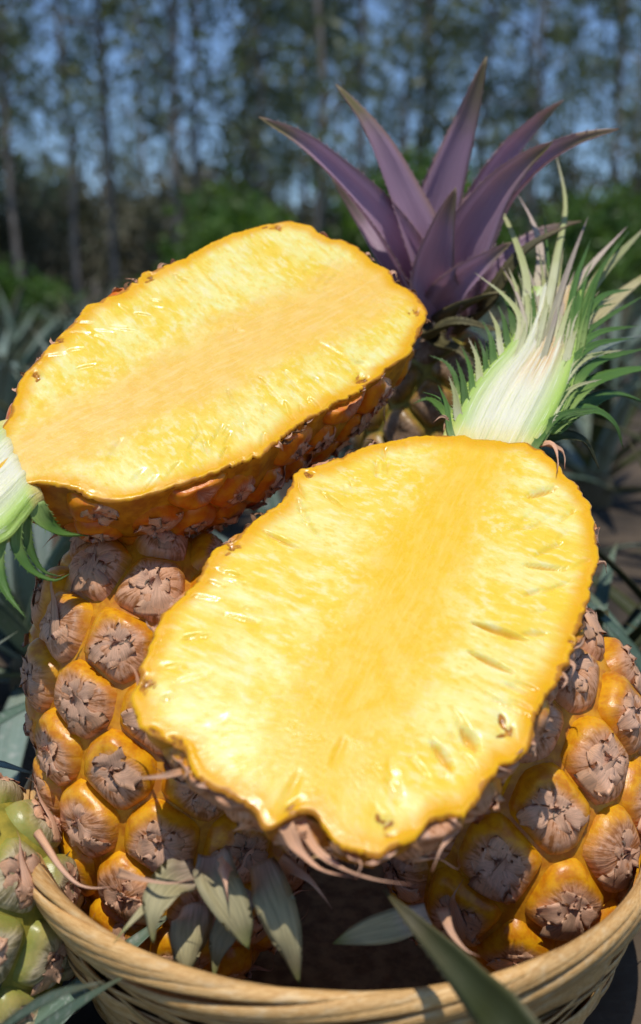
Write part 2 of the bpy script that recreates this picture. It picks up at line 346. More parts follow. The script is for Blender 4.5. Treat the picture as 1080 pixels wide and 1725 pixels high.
BRACT = []; LONGB = []
for i in range(7):
    rg = np.random.default_rng(100 + i); sx = rg.uniform(-.25, .25); tip = rg.uniform(0.0, 0.45)
    BRACT.append(ribbon('bract', [(0, -.92, .22), (sx * .3, -.50, .62), (sx * .6, -.12, .62), (sx, tip, .66 + rg.uniform(.0, .5))], rg.uniform(1.5, 1.9), (0, -.2, 1), M['bract'], 14, 0.03, -0.22, prof_fan, 0.10, seed=i))
    LONGB.append(ribbon('bract', [(0, -.9, .2), (sx * .3, -.40, .68), (sx, .35, .9), (sx * 2.5, .85, 1.0 + rg.uniform(-.2, .6)), (sx * 3.5, 1.1, 1.0 + rg.uniform(-.3, .9))], 0.8, (0, -.2, 1), M['bract'], 16, 0.03, -0.4, prof_fan, 0.2, seed=i, roll=rg.uniform(-1, 1)))
SEPAL = []
def join_me(name, ms, mat):
    V = []; F = []; A = []; U = []
    for m_ in ms:
        n0 = len(V); V += [tuple(v.co) for v in m_.vertices]; F += [tuple(i + n0 for i in p.vertices) for p in m_.polygons]
        for k_, L_ in (('t', A), ('u', U)):
            b_ = np.empty(len(m_.vertices), np.float32); m_.attributes[k_].data.foreach_get('value', b_); L_ += list(b_)
        bpy.data.meshes.remove(m_)
    return mesh(name, V, F, mat, True, {'t': A, 'u': U})
def surf_h(s): return (1 - s ** 3.2) ** .75 / 1.55 - .20 * math.exp(-(s / .26) ** 2)
for i in range(9):                                       # folded papery flaps radiating from the navel, edges lifted
    rg = np.random.default_rng(800 + i); ms = []; nf_ = rg.integers(4, 7)
    for q in range(nf_):
        a = math.pi * 2 * q / nf_ + rg.normal(0, .25); e = rg.uniform(.55, .98) if math.sin(a) < .3 else rg.uniform(.42, .72); tw = rg.normal(0, .25)
        P = []
        for f in (.92, .62, .34, .10):
            s_ = e * f; P.append((math.cos(a + tw * f) * s_, math.sin(a + tw * f) * s_, surf_h(s_) + (-.10 if f > .9 else .02) + .04 * (1 - f)))
        P.append((math.cos(a) * .03, math.sin(a) * .03 + .05, surf_h(0.05) + rg.uniform(.14, .42)))
        ms.append(ribbon('sepal', P, rg.uniform(.45, .95) * (1.2 if e > .7 else 1), (0, 0, 1), None, 12, .008, rg.uniform(-.45, .15), lambda t: np.sin(np.pi * np.clip(t * .93 + .05, 0, 1)) ** .8 * (1 - .55 * t), .40, seed=i * 9 + q, roll=rg.normal(0, .5)))
    SEPAL.append(join_me('sepals', ms, M['bract']))
DRIED = []
for i in range(5):
    rg = np.random.default_rng(300 + i); V = []; F = []
    for q in range(5):
        a = rg.uniform(0, 6.28); L = rg.uniform(.2, .5); r0 = 0.042
        for s in range(6):
            t = s / 5; c = np.array([math.cos(a + t * 1.6) * L * t, math.sin(a + t * 1.6) * L * t + .08, .42 + .28 * math.sin(t * 2.6) * rg.uniform(.5, 1)])
            for e in range(4):
                V.append(c + r0 * (1.15 - t) * np.array([math.cos(e * 1.57), math.sin(e * 1.57), 0.5 * math.cos(e * 1.57 + 1)]))
            if s:
                b = len(V) - 8
                for e in range(4): F.append((b + e, b + (e + 1) % 4, b + 4 + (e + 1) % 4, b + 4 + e))
    DRIED.append(mesh('dried_flower', V, F, M['dried']))

def add_eye_bits(fo, R, hb, rg, longp, dryp=0.8):
    if rg.random() < 0.6 or longp > .3:
        src = LONGB if rg.random() < longp else BRACT
        b = obj('bract', src[rg.integers(len(src))], fo)
        b.matrix_local = Matrix.Rotation(rg.normal(0, .22), 4, 'Z') @ Matrix.Diagonal((R, R, hb * 1.55, 1))
    b = obj('sepals', SEPAL[rg.integers(len(SEPAL))], fo)
    b.matrix_local = Matrix.Rotation(rg.normal(0, .35), 4, 'Z') @ Matrix.Diagonal((R, R, hb * 1.55, 1))
    if rg.random() < dryp:
        b = obj('dried_flower', DRIED[rg.integers(5)], fo)
        b.matrix_local = Matrix.Rotation(rg.uniform(0, 6.28), 4, 'Z') @ Matrix.Diagonal((R, R, hb * 1.35, 1))

def whole_pineapple(name, base, axis, roll, L, R, N, mat, rindmat, seed, hb=0.0060, pw=2.5, longbase=0.55, nb=True):
    rg = np.random.default_rng(seed); root = empty(name)
    ax = unit(np.asarray(axis, float)); hx = unit(np.cross([0, 1, 0.01], ax)); hy = np.cross(ax, hx)
    root.matrix_world = frame(base, hx, hy, ax) @ Matrix.Rotation(roll, 4, 'Z')
    ro = R - 0.55 * hb
    def rt(t): return ro * np.maximum(1 - np.abs(2 * t - 1) ** pw, 0) ** 0.5
    # surface distribution
    tt = np.linspace(0, 1, 600); r_ = rt(tt); ds = np.hypot(np.gradient(r_), np.gradient(tt * L)); cum = np.cumsum(r_ * ds); cum /= cum[-1]
    tk = np.interp((np.arange(N) + 0.5) / N, cum, tt); ak = np.arange(N) * 2.399963
    P = np.c_[rt(tk) * np.cos(ak), rt(tk) * np.sin(ak), tk * L]
    def grad(q):
        rho = math.hypot(q[0], q[1]); a = 2 * q[2] / L - 1
        return np.array([2 * q[0] / ro ** 2, 2 * q[1] / ro ** 2, pw * abs(a) ** (pw - 1) * np.sign(a) * 2 / L])
    def proj(q):
        q = q.copy()
        for _ in range(4):
            a = abs(2 * q[2] / L - 1); Fv = (q[0] ** 2 + q[1] ** 2) / ro ** 2 + a ** pw - 1; g = grad(q); q -= np.clip(Fv / (g @ g), -.02, .02) * g
        return q
    # core body
    V = []; F = []; n1, n2 = 24, 32
    for i in range(n1 + 1):
        t = 0.5 - 0.5 * math.cos(math.pi * i / n1)
        for j in range(n2):
            a = 2 * math.pi * j / n2; V.append((rt(t) * .985 * math.cos(a), rt(t) * .985 * math.sin(a), .001 + t * (L - .002)))
    for i in range(n1):
        for j in range(n2): F.append((i * n2 + j, i * n2 + (j + 1) % n2, (i + 1) * n2 + (j + 1) % n2, (i + 1) * n2 + j))
    obj('rind', mesh('rind', V, F, rindmat), root)
    for i in range(N):
        p = P[i]; n = unit(grad(p)); up = np.array([0, 0, 1.0]); ey = up - n * n[2]
        if np.linalg.norm(ey) < 0.2: ey = np.array([1.0, 0, 0]) - n * n[0]
        ey = unit(ey); ex = np.cross(ey, n)
        dd = np.linalg.norm(P - p, axis=1); ne = [P[q] for q in np.argsort(dd)[1:9]]
        Mx = np.array([ex, ey, n])
        def dev(b):
            q = proj(p + Mx.T @ b); return Mx @ (q - p)
        h = hb * rg.uniform(.85, 1.15)
        me, Rm = fruitlet_mesh(p, ex, ey, n, ne, 0, mat, h, rg, dev=dev)
        fo = obj('fruitlet', me, root, frame(p, ex, ey, n))
        t = tk[i]
        if nb: add_eye_bits(fo, Rm, h, rg, longbase if t < 0.25 else (0.6 if t > .82 else 0.08))
    return root

# ------------------------------------------------------------------ ground
GZ = 0.08
def ground():
    V = []; F = []; xs = np.r_[-900, -200, -60, np.linspace(-20, 20, 41), 60, 200, 900]; ys = np.r_[-300, -60, -10, np.linspace(-2, 40, 43), 90, 250, 1200]
    for y in ys:
        for x in xs:
            near = abs(x) < 25 and -3 < y < 45
            V.append((x, y, GZ + (random.uniform(-.012, .012) if near and (abs(x) > 0.9 or y > 1.6 or y < -.5) else 0)))
    nx = len(xs)
    for j in range(len(ys) - 1):
        for i in range(nx - 1): F.append((j * nx + i, j * nx + i + 1, (j + 1) * nx + i + 1, (j + 1) * nx + i))
    o = obj('ground', mesh('ground', V, F, M['soil'])); o['kind'] = 'structure'
ground()

# ------------------------------------------------------------------ trees of the wood behind
def tube(V, F, P, R, k=7):
    P = np.asarray(P, float); n0 = len(V); T = np.gradient(P, axis=0)
    for i in range(len(P)):
        t = unit(T[i]); a = unit(np.cross(t, [0.3, 1, 0.1])); b = np.cross(t, a)
        for j in range(k):
            an = 2 * math.pi * j / k; V.append(P[i] + R[i] * (a * math.cos(an) + b * math.sin(an)))
    for i in range(len(P) - 1):
        for j in range(k): F.append((n0 + i * k + j, n0 + i * k + (j + 1) % k, n0 + (i + 1) * k + (j + 1) % k, n0 + (i + 1) * k + j))
def leaf_cloud(V, F, centers, sizes, count, ls, rg):
    for c, s in zip(centers, sizes):
        for q in range(count):
            p = c + rg.normal(0, 1, 3) * s
            a = unit(rg.normal(0, 1, 3)); a[2] -= 0.5; a = unit(a); b = unit(np.cross(a, rg.normal(0, 1, 3)))
            l = ls * rg.uniform(.6, 1.4); n0 = len(V)
            V += [p, p + a * l * .5 + b * l * .22, p + a * l, p + a * l * .5 - b * l * .22]; F.append((n0, n0 + 1, n0 + 2, n0 + 3))
def tree_variant(seed, H, low, spread, nb, cnt):
    rg = np.random.default_rng(seed); V = []; F = []; n = 14; z = np.linspace(0, H, n)
    wx = np.cumsum(rg.normal(0, .035, n)); wy = np.cumsum(rg.normal(0, .035, n))
    TP = np.c_[wx, wy, z]; tube(V, F, TP, np.linspace(.062, .012, n))
    cen = []; siz = []
    for b in range(nb):
        zz = H * (low + (1 - low) * (b + rg.random()) / nb); i = min(int(zz / H * (n - 1)), n - 2)
        p0 = TP[i] + (TP[i + 1] - TP[i]) * (zz / H * (n - 1) - i); a = rg.uniform(0, 6.28); L = spread * rg.uniform(.5, 1.15) * (1.1 - 0.6 * max(0, zz / H - .5))
        p2 = p0 + np.array([math.cos(a) * L, math.sin(a) * L, L * rg.uniform(.25, .8)]); p1 = (p0 + p2) / 2 + np.array([0, 0, -.08 * L])
        tube(V, F, [p0, p1, p2], [.028, .018, .007], 5)
        for f in (.55, .8, 1.0):
            cen.append(p0 + (p2 - p0) * f + rg.normal(0, .08, 3)); siz.append(np.array([.17, .17, .24]) * rg.uniform(.6, 1.4))
    tm = mesh('trunk', V, F, M['bark']); V2 = []; F2 = []
    leaf_cloud(V2, F2, cen, siz, cnt, .165, rg)
    return tm, mesh('crown', V2, F2, M['tree_leaf'], False)
TV = [tree_variant(40 + i, 11 + i * .7, [.16, .2, .12, .25, .15][i], .85 + .1 * (i % 3), 32, 22) for i in range(5)]
ORD = ['first', 'second', 'third', 'fourth', 'fifth', 'sixth', 'seventh', 'eighth', 'ninth', 'tenth', 'eleventh', 'twelfth', 'thirteenth', 'fourteenth']
def tree(x, y, v, sc, rz, label, group):
    t = empty('slender_tree', (x, y, GZ)); t.rotation_euler = (0, 0, rz); t.scale = (sc, sc, sc); tag(t, label, 'tree', group)
    obj('trunk', TV[v][0], t); obj('crown', TV[v][1], t)
rg = np.random.default_rng(5)
front = [-45, 55, 148, 205, 305, 335, 440, 540, 600, 690, 785, 880, 1000, 1085]
for i, px in enumerate(front):
    d = 15 + rg.uniform(-1.2, 1.2); x = (px - 540) / FPX * d * 1.01
    tree(x, d, i % 5, rg.uniform(.9, 1.1), rg.uniform(0, 6.28), 'tall slender tree whose branches reach in at the %s edge' % ('left' if i == 0 else 'right') if i in (0, 13) else 'tall slender tree of the near row in the wood, %s trunk from the left' % ORD[i - 1], 'near row of trees in the wood')
for row, (d0, nn) in enumerate(((20, 9), (26, 12), (34, 18))):
    for i in range(nn):
        d = d0 + rg.uniform(-1.5, 1.5); px = -120 + 1320 * (i + rg.uniform(.1, .9)) / nn
        for g0, g1 in ((350, 412), (118, 136), (208, 240), (835, 850)):
            if g0 < px < g1 and (row < 2 or g0 == 350): px = g1 + 25 if rg.random() < .6 else px + 480
        tree((px - 540) / FPX * d, d, rg.integers(5), rg.uniform(.8, 1.0) if row < 2 else rg.uniform(.55, .85), rg.uniform(0, 6.28), 'slim tree deep in the blurred wood behind the near row', 'trees deep in the wood')
# undergrowth
def bush_mesh(seed, rx, rz, cnt, ls, mat):
    rg = np.random.default_rng(seed); V = []; F = []; cen = []; siz = []
    for q in range(26):
        a = rg.uniform(0, 6.28); r = rx * math.sqrt(rg.random()) * .85; z = rz * (0.12 + .8 * rg.random() * (1 - (r / rx) ** 2 * .6))
        cen.append(np.array([r * math.cos(a), r * math.sin(a), z])); siz.append(np.array([.17, .17, .13]) * rx)
    S = []; SF = []
    for c in cen[:14]: tube(S, SF, [(0, 0, 0), c * np.array([.5, .5, .55]), c], [.02 * rx, .014 * rx, .006 * rx], 5)
    leaf_cloud(V, F, cen, siz, cnt, ls, rg)
    return mesh('foliage', V, F, mat, False), mesh('stems', S, SF, M['bark'])
BV = {'g': [bush_mesh(60 + i, 1.0, 1.5, 90, .15, M['bush_leaf']) for i in range(2)], 'd': [bush_mesh(70 + i, 1.0, 1.6, 70, .15, M['bush_dim']) for i in range(3)]}
def bush(px, d, kind, sx, sz, label, group=None):
    t = empty('bush', ((px - 540) / FPX * d, d, GZ)); v = BV[kind][rg.integers(len(BV[kind]))]; t.rotation_euler = (0, 0, rg.uniform(0, 6.28)); t.scale = (sx, sx, sz)
    tag(t, label, 'bush', group); obj('foliage', v[0], t); obj('stems', v[1], t)
bush(5, 6.0, 'g', .42, .34, 'leafy green bush at the far left edge behind the cut pineapple half')
bush(395, 12, 'g', .9, 1.05, 'green bush in the wood left of the purple crown')
bush(470, 13.0, 'g', .8, .75, 'low dark green bush behind the tip of the upper cut half')
bush(300, 11, 'g', .7, .35, 'low green bush at the foot of the trees above the upper cut half')
bush(1000, 11, 'g', .8, .95, 'bright green bush at the right behind the crown tips')
bush(690, 14, 'g', 1.3, 1.5, 'green bush behind the centre of the purple crown')
bush(850, 15, 'g', 1.0, 1.2, 'green bush behind the right of the purple crown')
for i in range(34):
    px = -80 + 1250 * (i + rg.random()) / 34; d = rg.uniform(19, 33); bush(px, d, 'd', rg.uniform(1.0, 1.6), rg.uniform(1.9, 2.9) * d / 26, 'dull brown green undergrowth bush between the trunks', 'undergrowth bushes in the wood')

# ------------------------------------------------------------------ pineapple plants of the field
LV = []
for i in range(8):
    r2 = np.random.default_rng(500 + i); bend = r2.uniform(.15, .65); L = 1.0
    P = [(0, 0, 0)]; a = rad(8)
    for s in range(6):
        a += bend * (0.10 + 0.09 * s); P.append((0, P[-1][1] + math.sin(a) * L / 6, P[-1][2] + math.cos(a) * L / 6))
    LV.append([ribbon('leaf', P, .11, (0, -1, .25), M[m], 14, .006, .35, prof_leaf, .04, seed=i) for m in ('leaf_field', 'leaf_silver', 'leaf_dark')])
def plant(x, y, n, L, mats, label, seed, group=None, tilt=(8, 62), z=GZ, name='pineapple_plant', tiltdir=None, wscale=1.0):
    r2 = np.random.default_rng(seed); t = empty(name, (x, y, z)); t.rotation_euler = (0, 0, r2.uniform(0, 6.28))
    if tiltdir: t.rotation_euler = (tiltdir[0], tiltdir[1], 0)
    tag(t, label, 'plant', group)
    V = []; F = []; tube(V, F, [(0, 0, -.01), (0, 0, L * .1), (0, 0, L * .22)], [.07 * L, .08 * L, .03 * L], 9); obj('stem', mesh('stem', V, F, M['leaf_dry']), t)
    for i in range(n):
        f = i / max(1, n - 1); a = i * 2.39996 + r2.normal(0, .12); ti = rad(tilt[0] + (tilt[1] - tilt[0]) * (1 - f)) * r2.uniform(.85, 1.15); l = L * (1.0 - .25 * abs(f - .5)) * r2.uniform(.8, 1.1)
        o = obj('leaf', LV[r2.integers(8)][mats[r2.integers(len(mats))]], t)
        o.matrix_local = Matrix.Translation((0, 0, L * .05 + .12 * L * f)) @ Matrix.Rotation(a, 4, 'Z') @ Matrix.Rotation(-ti, 4, 'X') @ Matrix.Diagonal((l * wscale, l, l, 1))
    return t
plant(-.24, .72, 22, .27, [1, 1, 0], 'silvery green pineapple plant left of the basket behind the whole fruit', 1, tilt=(5, 75))
plant(-.27, .47, 14, .19, [1, 0], 'low silvery pineapple plant beside the basket under the hanging crown leaves', 12, tilt=(15, 80))
plant(.30, .66, 20, .24, [0, 2, 2], 'dark green pineapple plant right of the basket behind the cut crown', 2, tilt=(5, 70))
plant(.235, .53, 22, .17, [2, 2, 0], 'small dark pineapple plant between the lower cut half and right edge', 13, tilt=(5, 60), wscale=1.25)
plant(.30, .50, 22, .19, [2, 2, 0], 'dark pineapple plant at the right edge just above the right whole fruit', 14, tilt=(5, 65))
plant(.19, .62, 24, .20, [2, 0], 'dark pineapple plant in shade under the cut green crown', 15, tilt=(5, 70))
plant(-.02, .80, 18, .24, [1, 0], 'pineapple plant hidden behind the upper cut half with pale leaf tips', 3, tilt=(5, 60))
plant(-.37, .92, 20, .31, [1, 0], 'pale pineapple plant whose leaf tips rise left of the upper half', 4)
plant(.52, .95, 20, .33, [0, 2], 'pineapple plant at the right edge behind the purple crown', 5)
r3 = np.random.default_rng(77); cnt = 0
for row, d in enumerate((1.35, 1.9, 2.6, 3.4, 4.4, 5.6, 7.2)):
    n = 4 + row
    for i in range(n):
        px = -60 + 1200 * (i + r3.uniform(.2, .8)) / n; cnt += 1
        plant((px - 540) / FPX * d * 1.0, d + r3.uniform(-.15, .15), 16, r3.uniform(.30, .40), [0, 0, 1, 2], 'blurred pineapple plant in the field rows behind', 600 + cnt, 'pineapple plants in the field rows')

# ------------------------------------------------------------------ basket
BX, BY, BR, RZ = 0.0105, 0.417, 0.1455, 0.186
def basket():
    root = empty('woven_basket', (BX, BY, GZ)); tag(root, 'round woven bamboo basket with thick twisted rim holding the pineapples', 'basket')
    def wallr(z):                                  # z above ground
        f = np.clip(z / (RZ - GZ), 0, 1); return 0.112 + (BR - 0.112) * (1 - (1 - f) ** 1.9) + .0015
    NS = 220; th = np.linspace(0, 2 * math.pi, NS, endpoint=False)
    def strand(name, cr, cz, hw, ht, ang):         # centre radius / height arrays, half width / half thickness, tilt of the flat side
        V = []; A = []; U = []; F = []; sec = [(-1, 0), (-.7, .8), (0, 1), (.7, .8), (1, 0), (.7, -.8), (0, -1), (-.7, -.8)]; k = 8
        for i in range(NS):
            c, s = math.cos(ang[i]), math.sin(ang[i])
            for (a, b) in sec:
                dr = a * hw[i] * c - b * ht * s; dz = a * hw[i] * s + b * ht * c
                r = cr[i] + dr; V.append((r * math.cos(th[i]), r * math.sin(th[i]), cz[i] + dz)); A.append(math.sin(th[i] / 2) * 4); U.append(a)
        for i in range(NS):
            for j in range(k):
                i2 = (i + 1) % NS; F.append((i * k + j, i2 * k + j, i2 * k + (j + 1) % k, i * k + (j + 1) % k))
        obj(name, mesh(name, V, F, M['splint'], True, {'t': A, 'u': U}), root)
    h = RZ - GZ; rb = np.random.default_rng(21)
    # rim: splints twisted slowly about a ring
    nr = 11
    for q in range(nr):
        tw = 2 * math.pi * q / nr + 3 * th + 0.25 * np.sin(2 * th + rb.uniform(0, 6.28))
        # elongated ring section, leaning outward
        a_, b_ = 0.0105, 0.0048; lean = rad(62)
        x = b_ * np.cos(tw); y = a_ * np.sin(tw)
        cr = BR + .004 + x * math.sin(lean) - y * math.cos(lean) * -1 * 0.35; cz = h - .0105 + y * math.sin(lean) + x * math.cos(lean) * .3
        ang = np.arctan2(np.cos(tw) * a_ * math.sin(lean), -np.sin(tw) * b_)
        hw = .0025 * (1 + .12 * np.sin(5 * th + rb.uniform(0, 6))); strand('rim_splint', cr, cz, hw, .0014, ang)
    # wall: horizontal splints woven over and under the stakes
    nw = 24; nst = 30
    for q in range(nw):
        z = .004 + (h - .021) * (q + .5) / nw; sl = .0032 * np.sin(th * 2 + q * .55) + .0018 * np.sin(3 * th + rb.uniform(0, 6.28))
        zz = z + sl * min(1, (nw - q) / 5) ; rr = wallr(zz) + .0012 * np.cos(nst / 2 * th + math.pi * q) + rb.uniform(-.0006, .0012)
        hw = (.0030 + rb.uniform(-.0005, .0009)) * (1 + .2 * np.sin(4 * th + rb.uniform(0, 6)))
        strand('wall_splint', rr, zz, hw, .0007, np.full(NS, rad(70)) + .25 * np.sin(3 * th + rb.uniform(0, 6)))
    for q in range(nst):
        a = 2 * math.pi * q / nst; zs = np.linspace(.003, h - .014, 12); P = np.array([(wallr(z) * math.cos(a), wallr(z) * math.sin(a), z) for z in zs])
        P[:, :2] *= .985
        obj('stake', ribbon('stake', P, .006, (math.cos(a), math.sin(a), 0), M['splint'], 12, .0012, 0, lambda t: np.ones_like(t)), root)
    V = []; F = []; n2 = 96; zs = np.linspace(0.0025, h - .012, 14)
    for z in zs:
        for j in range(n2): V.append(((wallr(z) - .0042) * math.cos(2 * math.pi * j / n2), (wallr(z) - .0042) * math.sin(2 * math.pi * j / n2), z))
    for i in range(13):
        for j in range(n2): F.append((i * n2 + j, i * n2 + (j + 1) % n2, (i + 1) * n2 + (j + 1) % n2, (i + 1) * n2 + j))
    F.append(tuple(range(n2))[::-1])
    obj('lining', mesh('lining', V, F, M['lining']), root)
basket()

# ------------------------------------------------------------------ whole pineapples in the basket
def by_center(px, py, d, axis, L): return at(px, py, d) - unit(np.array(axis, float)) * L / 2
axL = (-.19, .30, .94); WL = whole_pineapple('whole_pineapple', (-.053, .386, .094), axL, .4, .225, .0645, 82, M['fruitlet'], M['rind'], 1)
tag(WL, 'whole ripe orange pineapple at the left of the basket under the cut halves', 'pineapple', 'whole pineapples in the basket')
axR = (.10, .50, .87); WR = whole_pineapple('whole_pineapple', (.086, .372, .104), axR, 1.3, .180, .0665, 60, M['fruitlet'], M['rind'], 2)
tag(WR, 'whole ripe orange pineapple at the right of the basket beside the rim', 'pineapple', 'whole pineapples in the basket')

def leaf_px(root, pts, width_px, mat, hint=(0, -.6, .8), **kw):       # pts: (x, y, metres from the eye)
    W = np.array([at(*p) for p in pts]); inv = np.array(root.matrix_world.inverted()); Lc = W @ inv[:3, :3].T + inv[:3, 3]
    hh = inv[:3, :3] @ np.array(hint, float); dm = np.mean([p[2] for p in pts])
    return obj('leaf', ribbon('leaf', Lc, width_px * dm / FPX, hh, M[mat], **kw), root)
bpy.context.view_layer.update()
# wilted stalk leaves under the left fruit, hanging into the basket
for pts, wpx, m in (
    ([(330, 1470, 0.391), (290, 1490, 0.378), (262, 1535, 0.373), (258, 1590, 0.378)], 74, 'leaf_wilt'),
    ([(300, 1490, 0.391), (255, 1520, 0.381), (215, 1560, 0.378), (190, 1590, 0.381)], 34, 'leaf_wilt'),
    ([(360, 1440, 0.386), (365, 1480, 0.374), (395, 1540, 0.371), (420, 1600, 0.378)], 84, 'leaf_wilt'),
    ([(440, 1450, 0.386), (455, 1500, 0.371), (480, 1570, 0.368), (505, 1660, 0.381)], 78, 'leaf_wilt'),
    ([(330, 1520, 0.401), (325, 1560, 0.394), (320, 1610, 0.392), (318, 1650, 0.396)], 84, 'leaf_wilt'),
    ([(420, 1500, 0.401), (390, 1560, 0.394), (370, 1600, 0.392), (360, 1650, 0.396)], 60, 'leaf_wilt'),
    ([(380, 1440, 0.381), (378, 1475, 0.368), (384, 1520, 0.363)], 40, 'bract'),
    ([(470, 1450, 0.388), (520, 1480, 0.378), (560, 1530, 0.376)], 30, 'bract'),
    ([(200, 1470, 0.386), (240, 1482, 0.372), (290, 1488, 0.366), (330, 1478, 0.364)], 16, 'bract'),
    ([(60, 1400, 0.416), (110, 1470, 0.401), (150, 1495, 0.391), (215, 1490, 0.386)], 16, 'bract')):
    leaf_px(WL, pts, wpx, m, (0, -.8, .6), nseg=20, chan=random.uniform(-.5, .4), prof=prof_blade if wpx > 50 else prof_spike, wav=.22, roll=random.uniform(-1.1, 1.1), thick=.0009)
for pts, wpx, m in (
    ([(720, 1540, 0.386), (660, 1560, 0.376), (600, 1575, 0.376), (560, 1590, 0.381)], 60, 'leaf_wilt'),
    ([(745, 1530, 0.376), (760, 1570, 0.368), (785, 1600, 0.361), (810, 1612, 0.359)], 22, 'bract')):
    leaf_px(WR, pts, wpx, m, (0, -.7, .7), nseg=12, chan=random.uniform(-.5, .4), prof=prof_blade if wpx > 50 else prof_spike, wav=.10)

# ------------------------------------------------------------------ cut halves
def half(name, out_px, el, az, d, botpx, neckpx, D, mat, fmat, slits, spots, seed, NF, label, coreu):
    rg = np.random.default_rng(seed); e, a = rad(el), rad(az); n = np.array([math.cos(e) * math.sin(a), -math.cos(e) * math.cos(a), math.sin(e)])
    c0 = ray(*np.mean(out_px, axis=0)); k0 = n @ (c0 * d / np.linalg.norm(c0))
    def on(x, y, off=0.0): r = ray(x, y); return CC + r * ((k0 + off) / (r @ n))
    B = on(*botpx); Nk = on(*neckpx); ey = unit(Nk - B); ex = np.cross(ey, n); ctr = (B + Nk) / 2
    root = empty(name); root.matrix_world = frame(ctr, ex, ey, n); tag(root, label, 'pineapple half', 'cut pineapple halves')
    def loc(x, y): q = on(x, y) - ctr; return np.array([q @ ex, q @ ey])
    Lh = np.linalg.norm(Nk - B) / 2
    poly = np.array([loc(*p) for p in out_px]); NT_ = 480; ths = np.arange(NT_) / NT_ * 2 * math.pi
    pa = np.unwrap(np.arctan2(poly[:, 1], poly[:, 0])); dirv = np.c_[np.cos(ths), np.sin(ths)]; rim = np.zeros(NT_)
    A_, B_ = poly, np.roll(poly, -1, axis=0); E_ = B_ - A_
    for i, dv in enumerate(dirv):
        den = dv[0] * E_[:, 1] - dv[1] * E_[:, 0]; den = np.where(np.abs(den) < 1e-9, 1e-9, den)
        t = (A_[:, 0] * E_[:, 1] - A_[:, 1] * E_[:, 0]) / den; s = (A_[:, 0] * dv[1] - A_[:, 1] * dv[0]) / den
        ok = (t > 0) & (s >= 0) & (s <= 1); rim[i] = t[ok].max() if ok.any() else .05
    sm = np.convolve(np.r_[rim[-3:], rim, rim[:3]], np.array([1, 2, 3, 4, 3, 2, 1]) / 16, 'valid')
    jit = np.convolve(np.r_[np.zeros(2)], [1], 'same'); jn = rg.normal(0, 1, NT_); jn = np.convolve(np.r_[jn[-2:], jn, jn[:2]], [.1, .25, .3, .25, .1], 'valid')
    j2 = rg.normal(0, 1, NT_); rim = sm + jn * .0010 * (1 + .8 * np.sin(ths * 5 + 1)) + j2 * .00022
    def rimr(th): x = (th / (2 * math.pi) * NT_) % NT_; i = int(x); f = x - i; return rim[i] * (1 - f) + rim[(i + 1) % NT_] * f
    NR = 84; S = 1 - (1 - np.linspace(0, 1, NR + 1)[1:]) ** 1.25
    X = [np.zeros(2)] + [dirv[i] * rim[i] * s for s in S for i in range(NT_)]; X = np.array(X)
    sv = np.r_[0, np.repeat(S, NT_)]; rv = np.r_[.05, np.tile(rim, NR)]
    # fibre coordinates about the core line
    c1, c2 = coreu[0] * Lh, coreu[1] * Lh; q = np.clip(X[:, 1], c1, c2); dx = X[:, 0]; dy = X[:, 1] - q - 0.18 * np.abs(dx)
    dist = np.hypot(dx, X[:, 1] - q); ph = np.arctan2(dy, dx); fib = np.c_[q * 62, dx / (dist + .012) * 4.0, dy / (dist + .012) * 4.0]
    hwid = np.interp(X[:, 1], [-Lh, -.3 * Lh, .6 * Lh, Lh], [.034, .033, .027, .022]); core = np.clip(1 - (np.abs(X[:, 0]) / hwid), -.5, 1); core = np.maximum(core, -.5)
    core -= np.clip((-X[:, 1] - .75 * Lh) / (.2 * Lh), 0, 1) * .3
    edge = (1 - sv) * rv / .06
    z = np.zeros(len(X)); r5 = np.random.default_rng(seed + 5)
    for _ in range(26):
        kx, ky = r5.normal(0, 60, 2); z += .00005 * np.sin(X[:, 0] * kx + X[:, 1] * ky + r5.uniform(0, 6.28))
    z -= .0010 * np.clip((sv - .985) / .015, 0, 1) ** 2
    z += .00022 * np.sin(fib[:, 0] * 2.2 + fib[:, 1] * 2.2 + fib[:, 2] * 2.2 + 2 * np.sin(dist * 60)) * np.clip((dist - .02) / .02, 0, 1) * (sv < .97)
    spot = np.zeros(len(X)); cav = np.zeros(len(X))
    for (x0, y0, x1, y1, wpx, dep) in slits:
        p0, p1 = loc(x0, y0), loc(x1, y1); v = p1 - p0; tt = np.clip(((X - p0) @ v) / (v @ v), 0, 1); dd = np.linalg.norm(X - p0 - tt[:, None] * v, axis=1)
        ww = wpx * d / FPX * (0.22 + 1.1 * np.sin(np.pi * np.clip(tt * .75 + .12, 0, 1)) ** 2); gs = np.exp(-(dd / (ww * .8)) ** 2); z -= .85 * dep * gs; cav = np.maximum(cav, gs * min(1, dep / .0025)); 
    for q_ in range(64):                                   # small radial cavities following the eyes
        th = r5.uniform(0, 2 * math.pi); s0 = r5.uniform(.62, .88); s1 = min(s0 + r5.uniform(.05, .14), .95); R0 = rim[int(th / (2 * math.pi) * NT_) % NT_]
        if math.sin(th) > .93: continue
        o2 = np.array([math.cos(th), math.sin(th)]); p0 = o2 * R0 * s0; p1 = o2 * R0 * s1 + np.array([0, .003]); v = p1 - p0; tt = np.clip(((X - p0) @ v) / (v @ v), 0, 1); dd = np.linalg.norm(X - p0 - tt[:, None] * v, axis=1)
        ww = r5.uniform(.0005, .0011) * (.35 + np.sin(np.pi * np.clip(tt * .8 + .1, 0, 1))); gs = np.exp(-(dd / ww) ** 2); dp_ = r5.uniform(.0004, .0014) * (.6 if el == 50 else 1); z -= dp_ * gs; cav = np.maximum(cav, gs * dp_ / .0022)
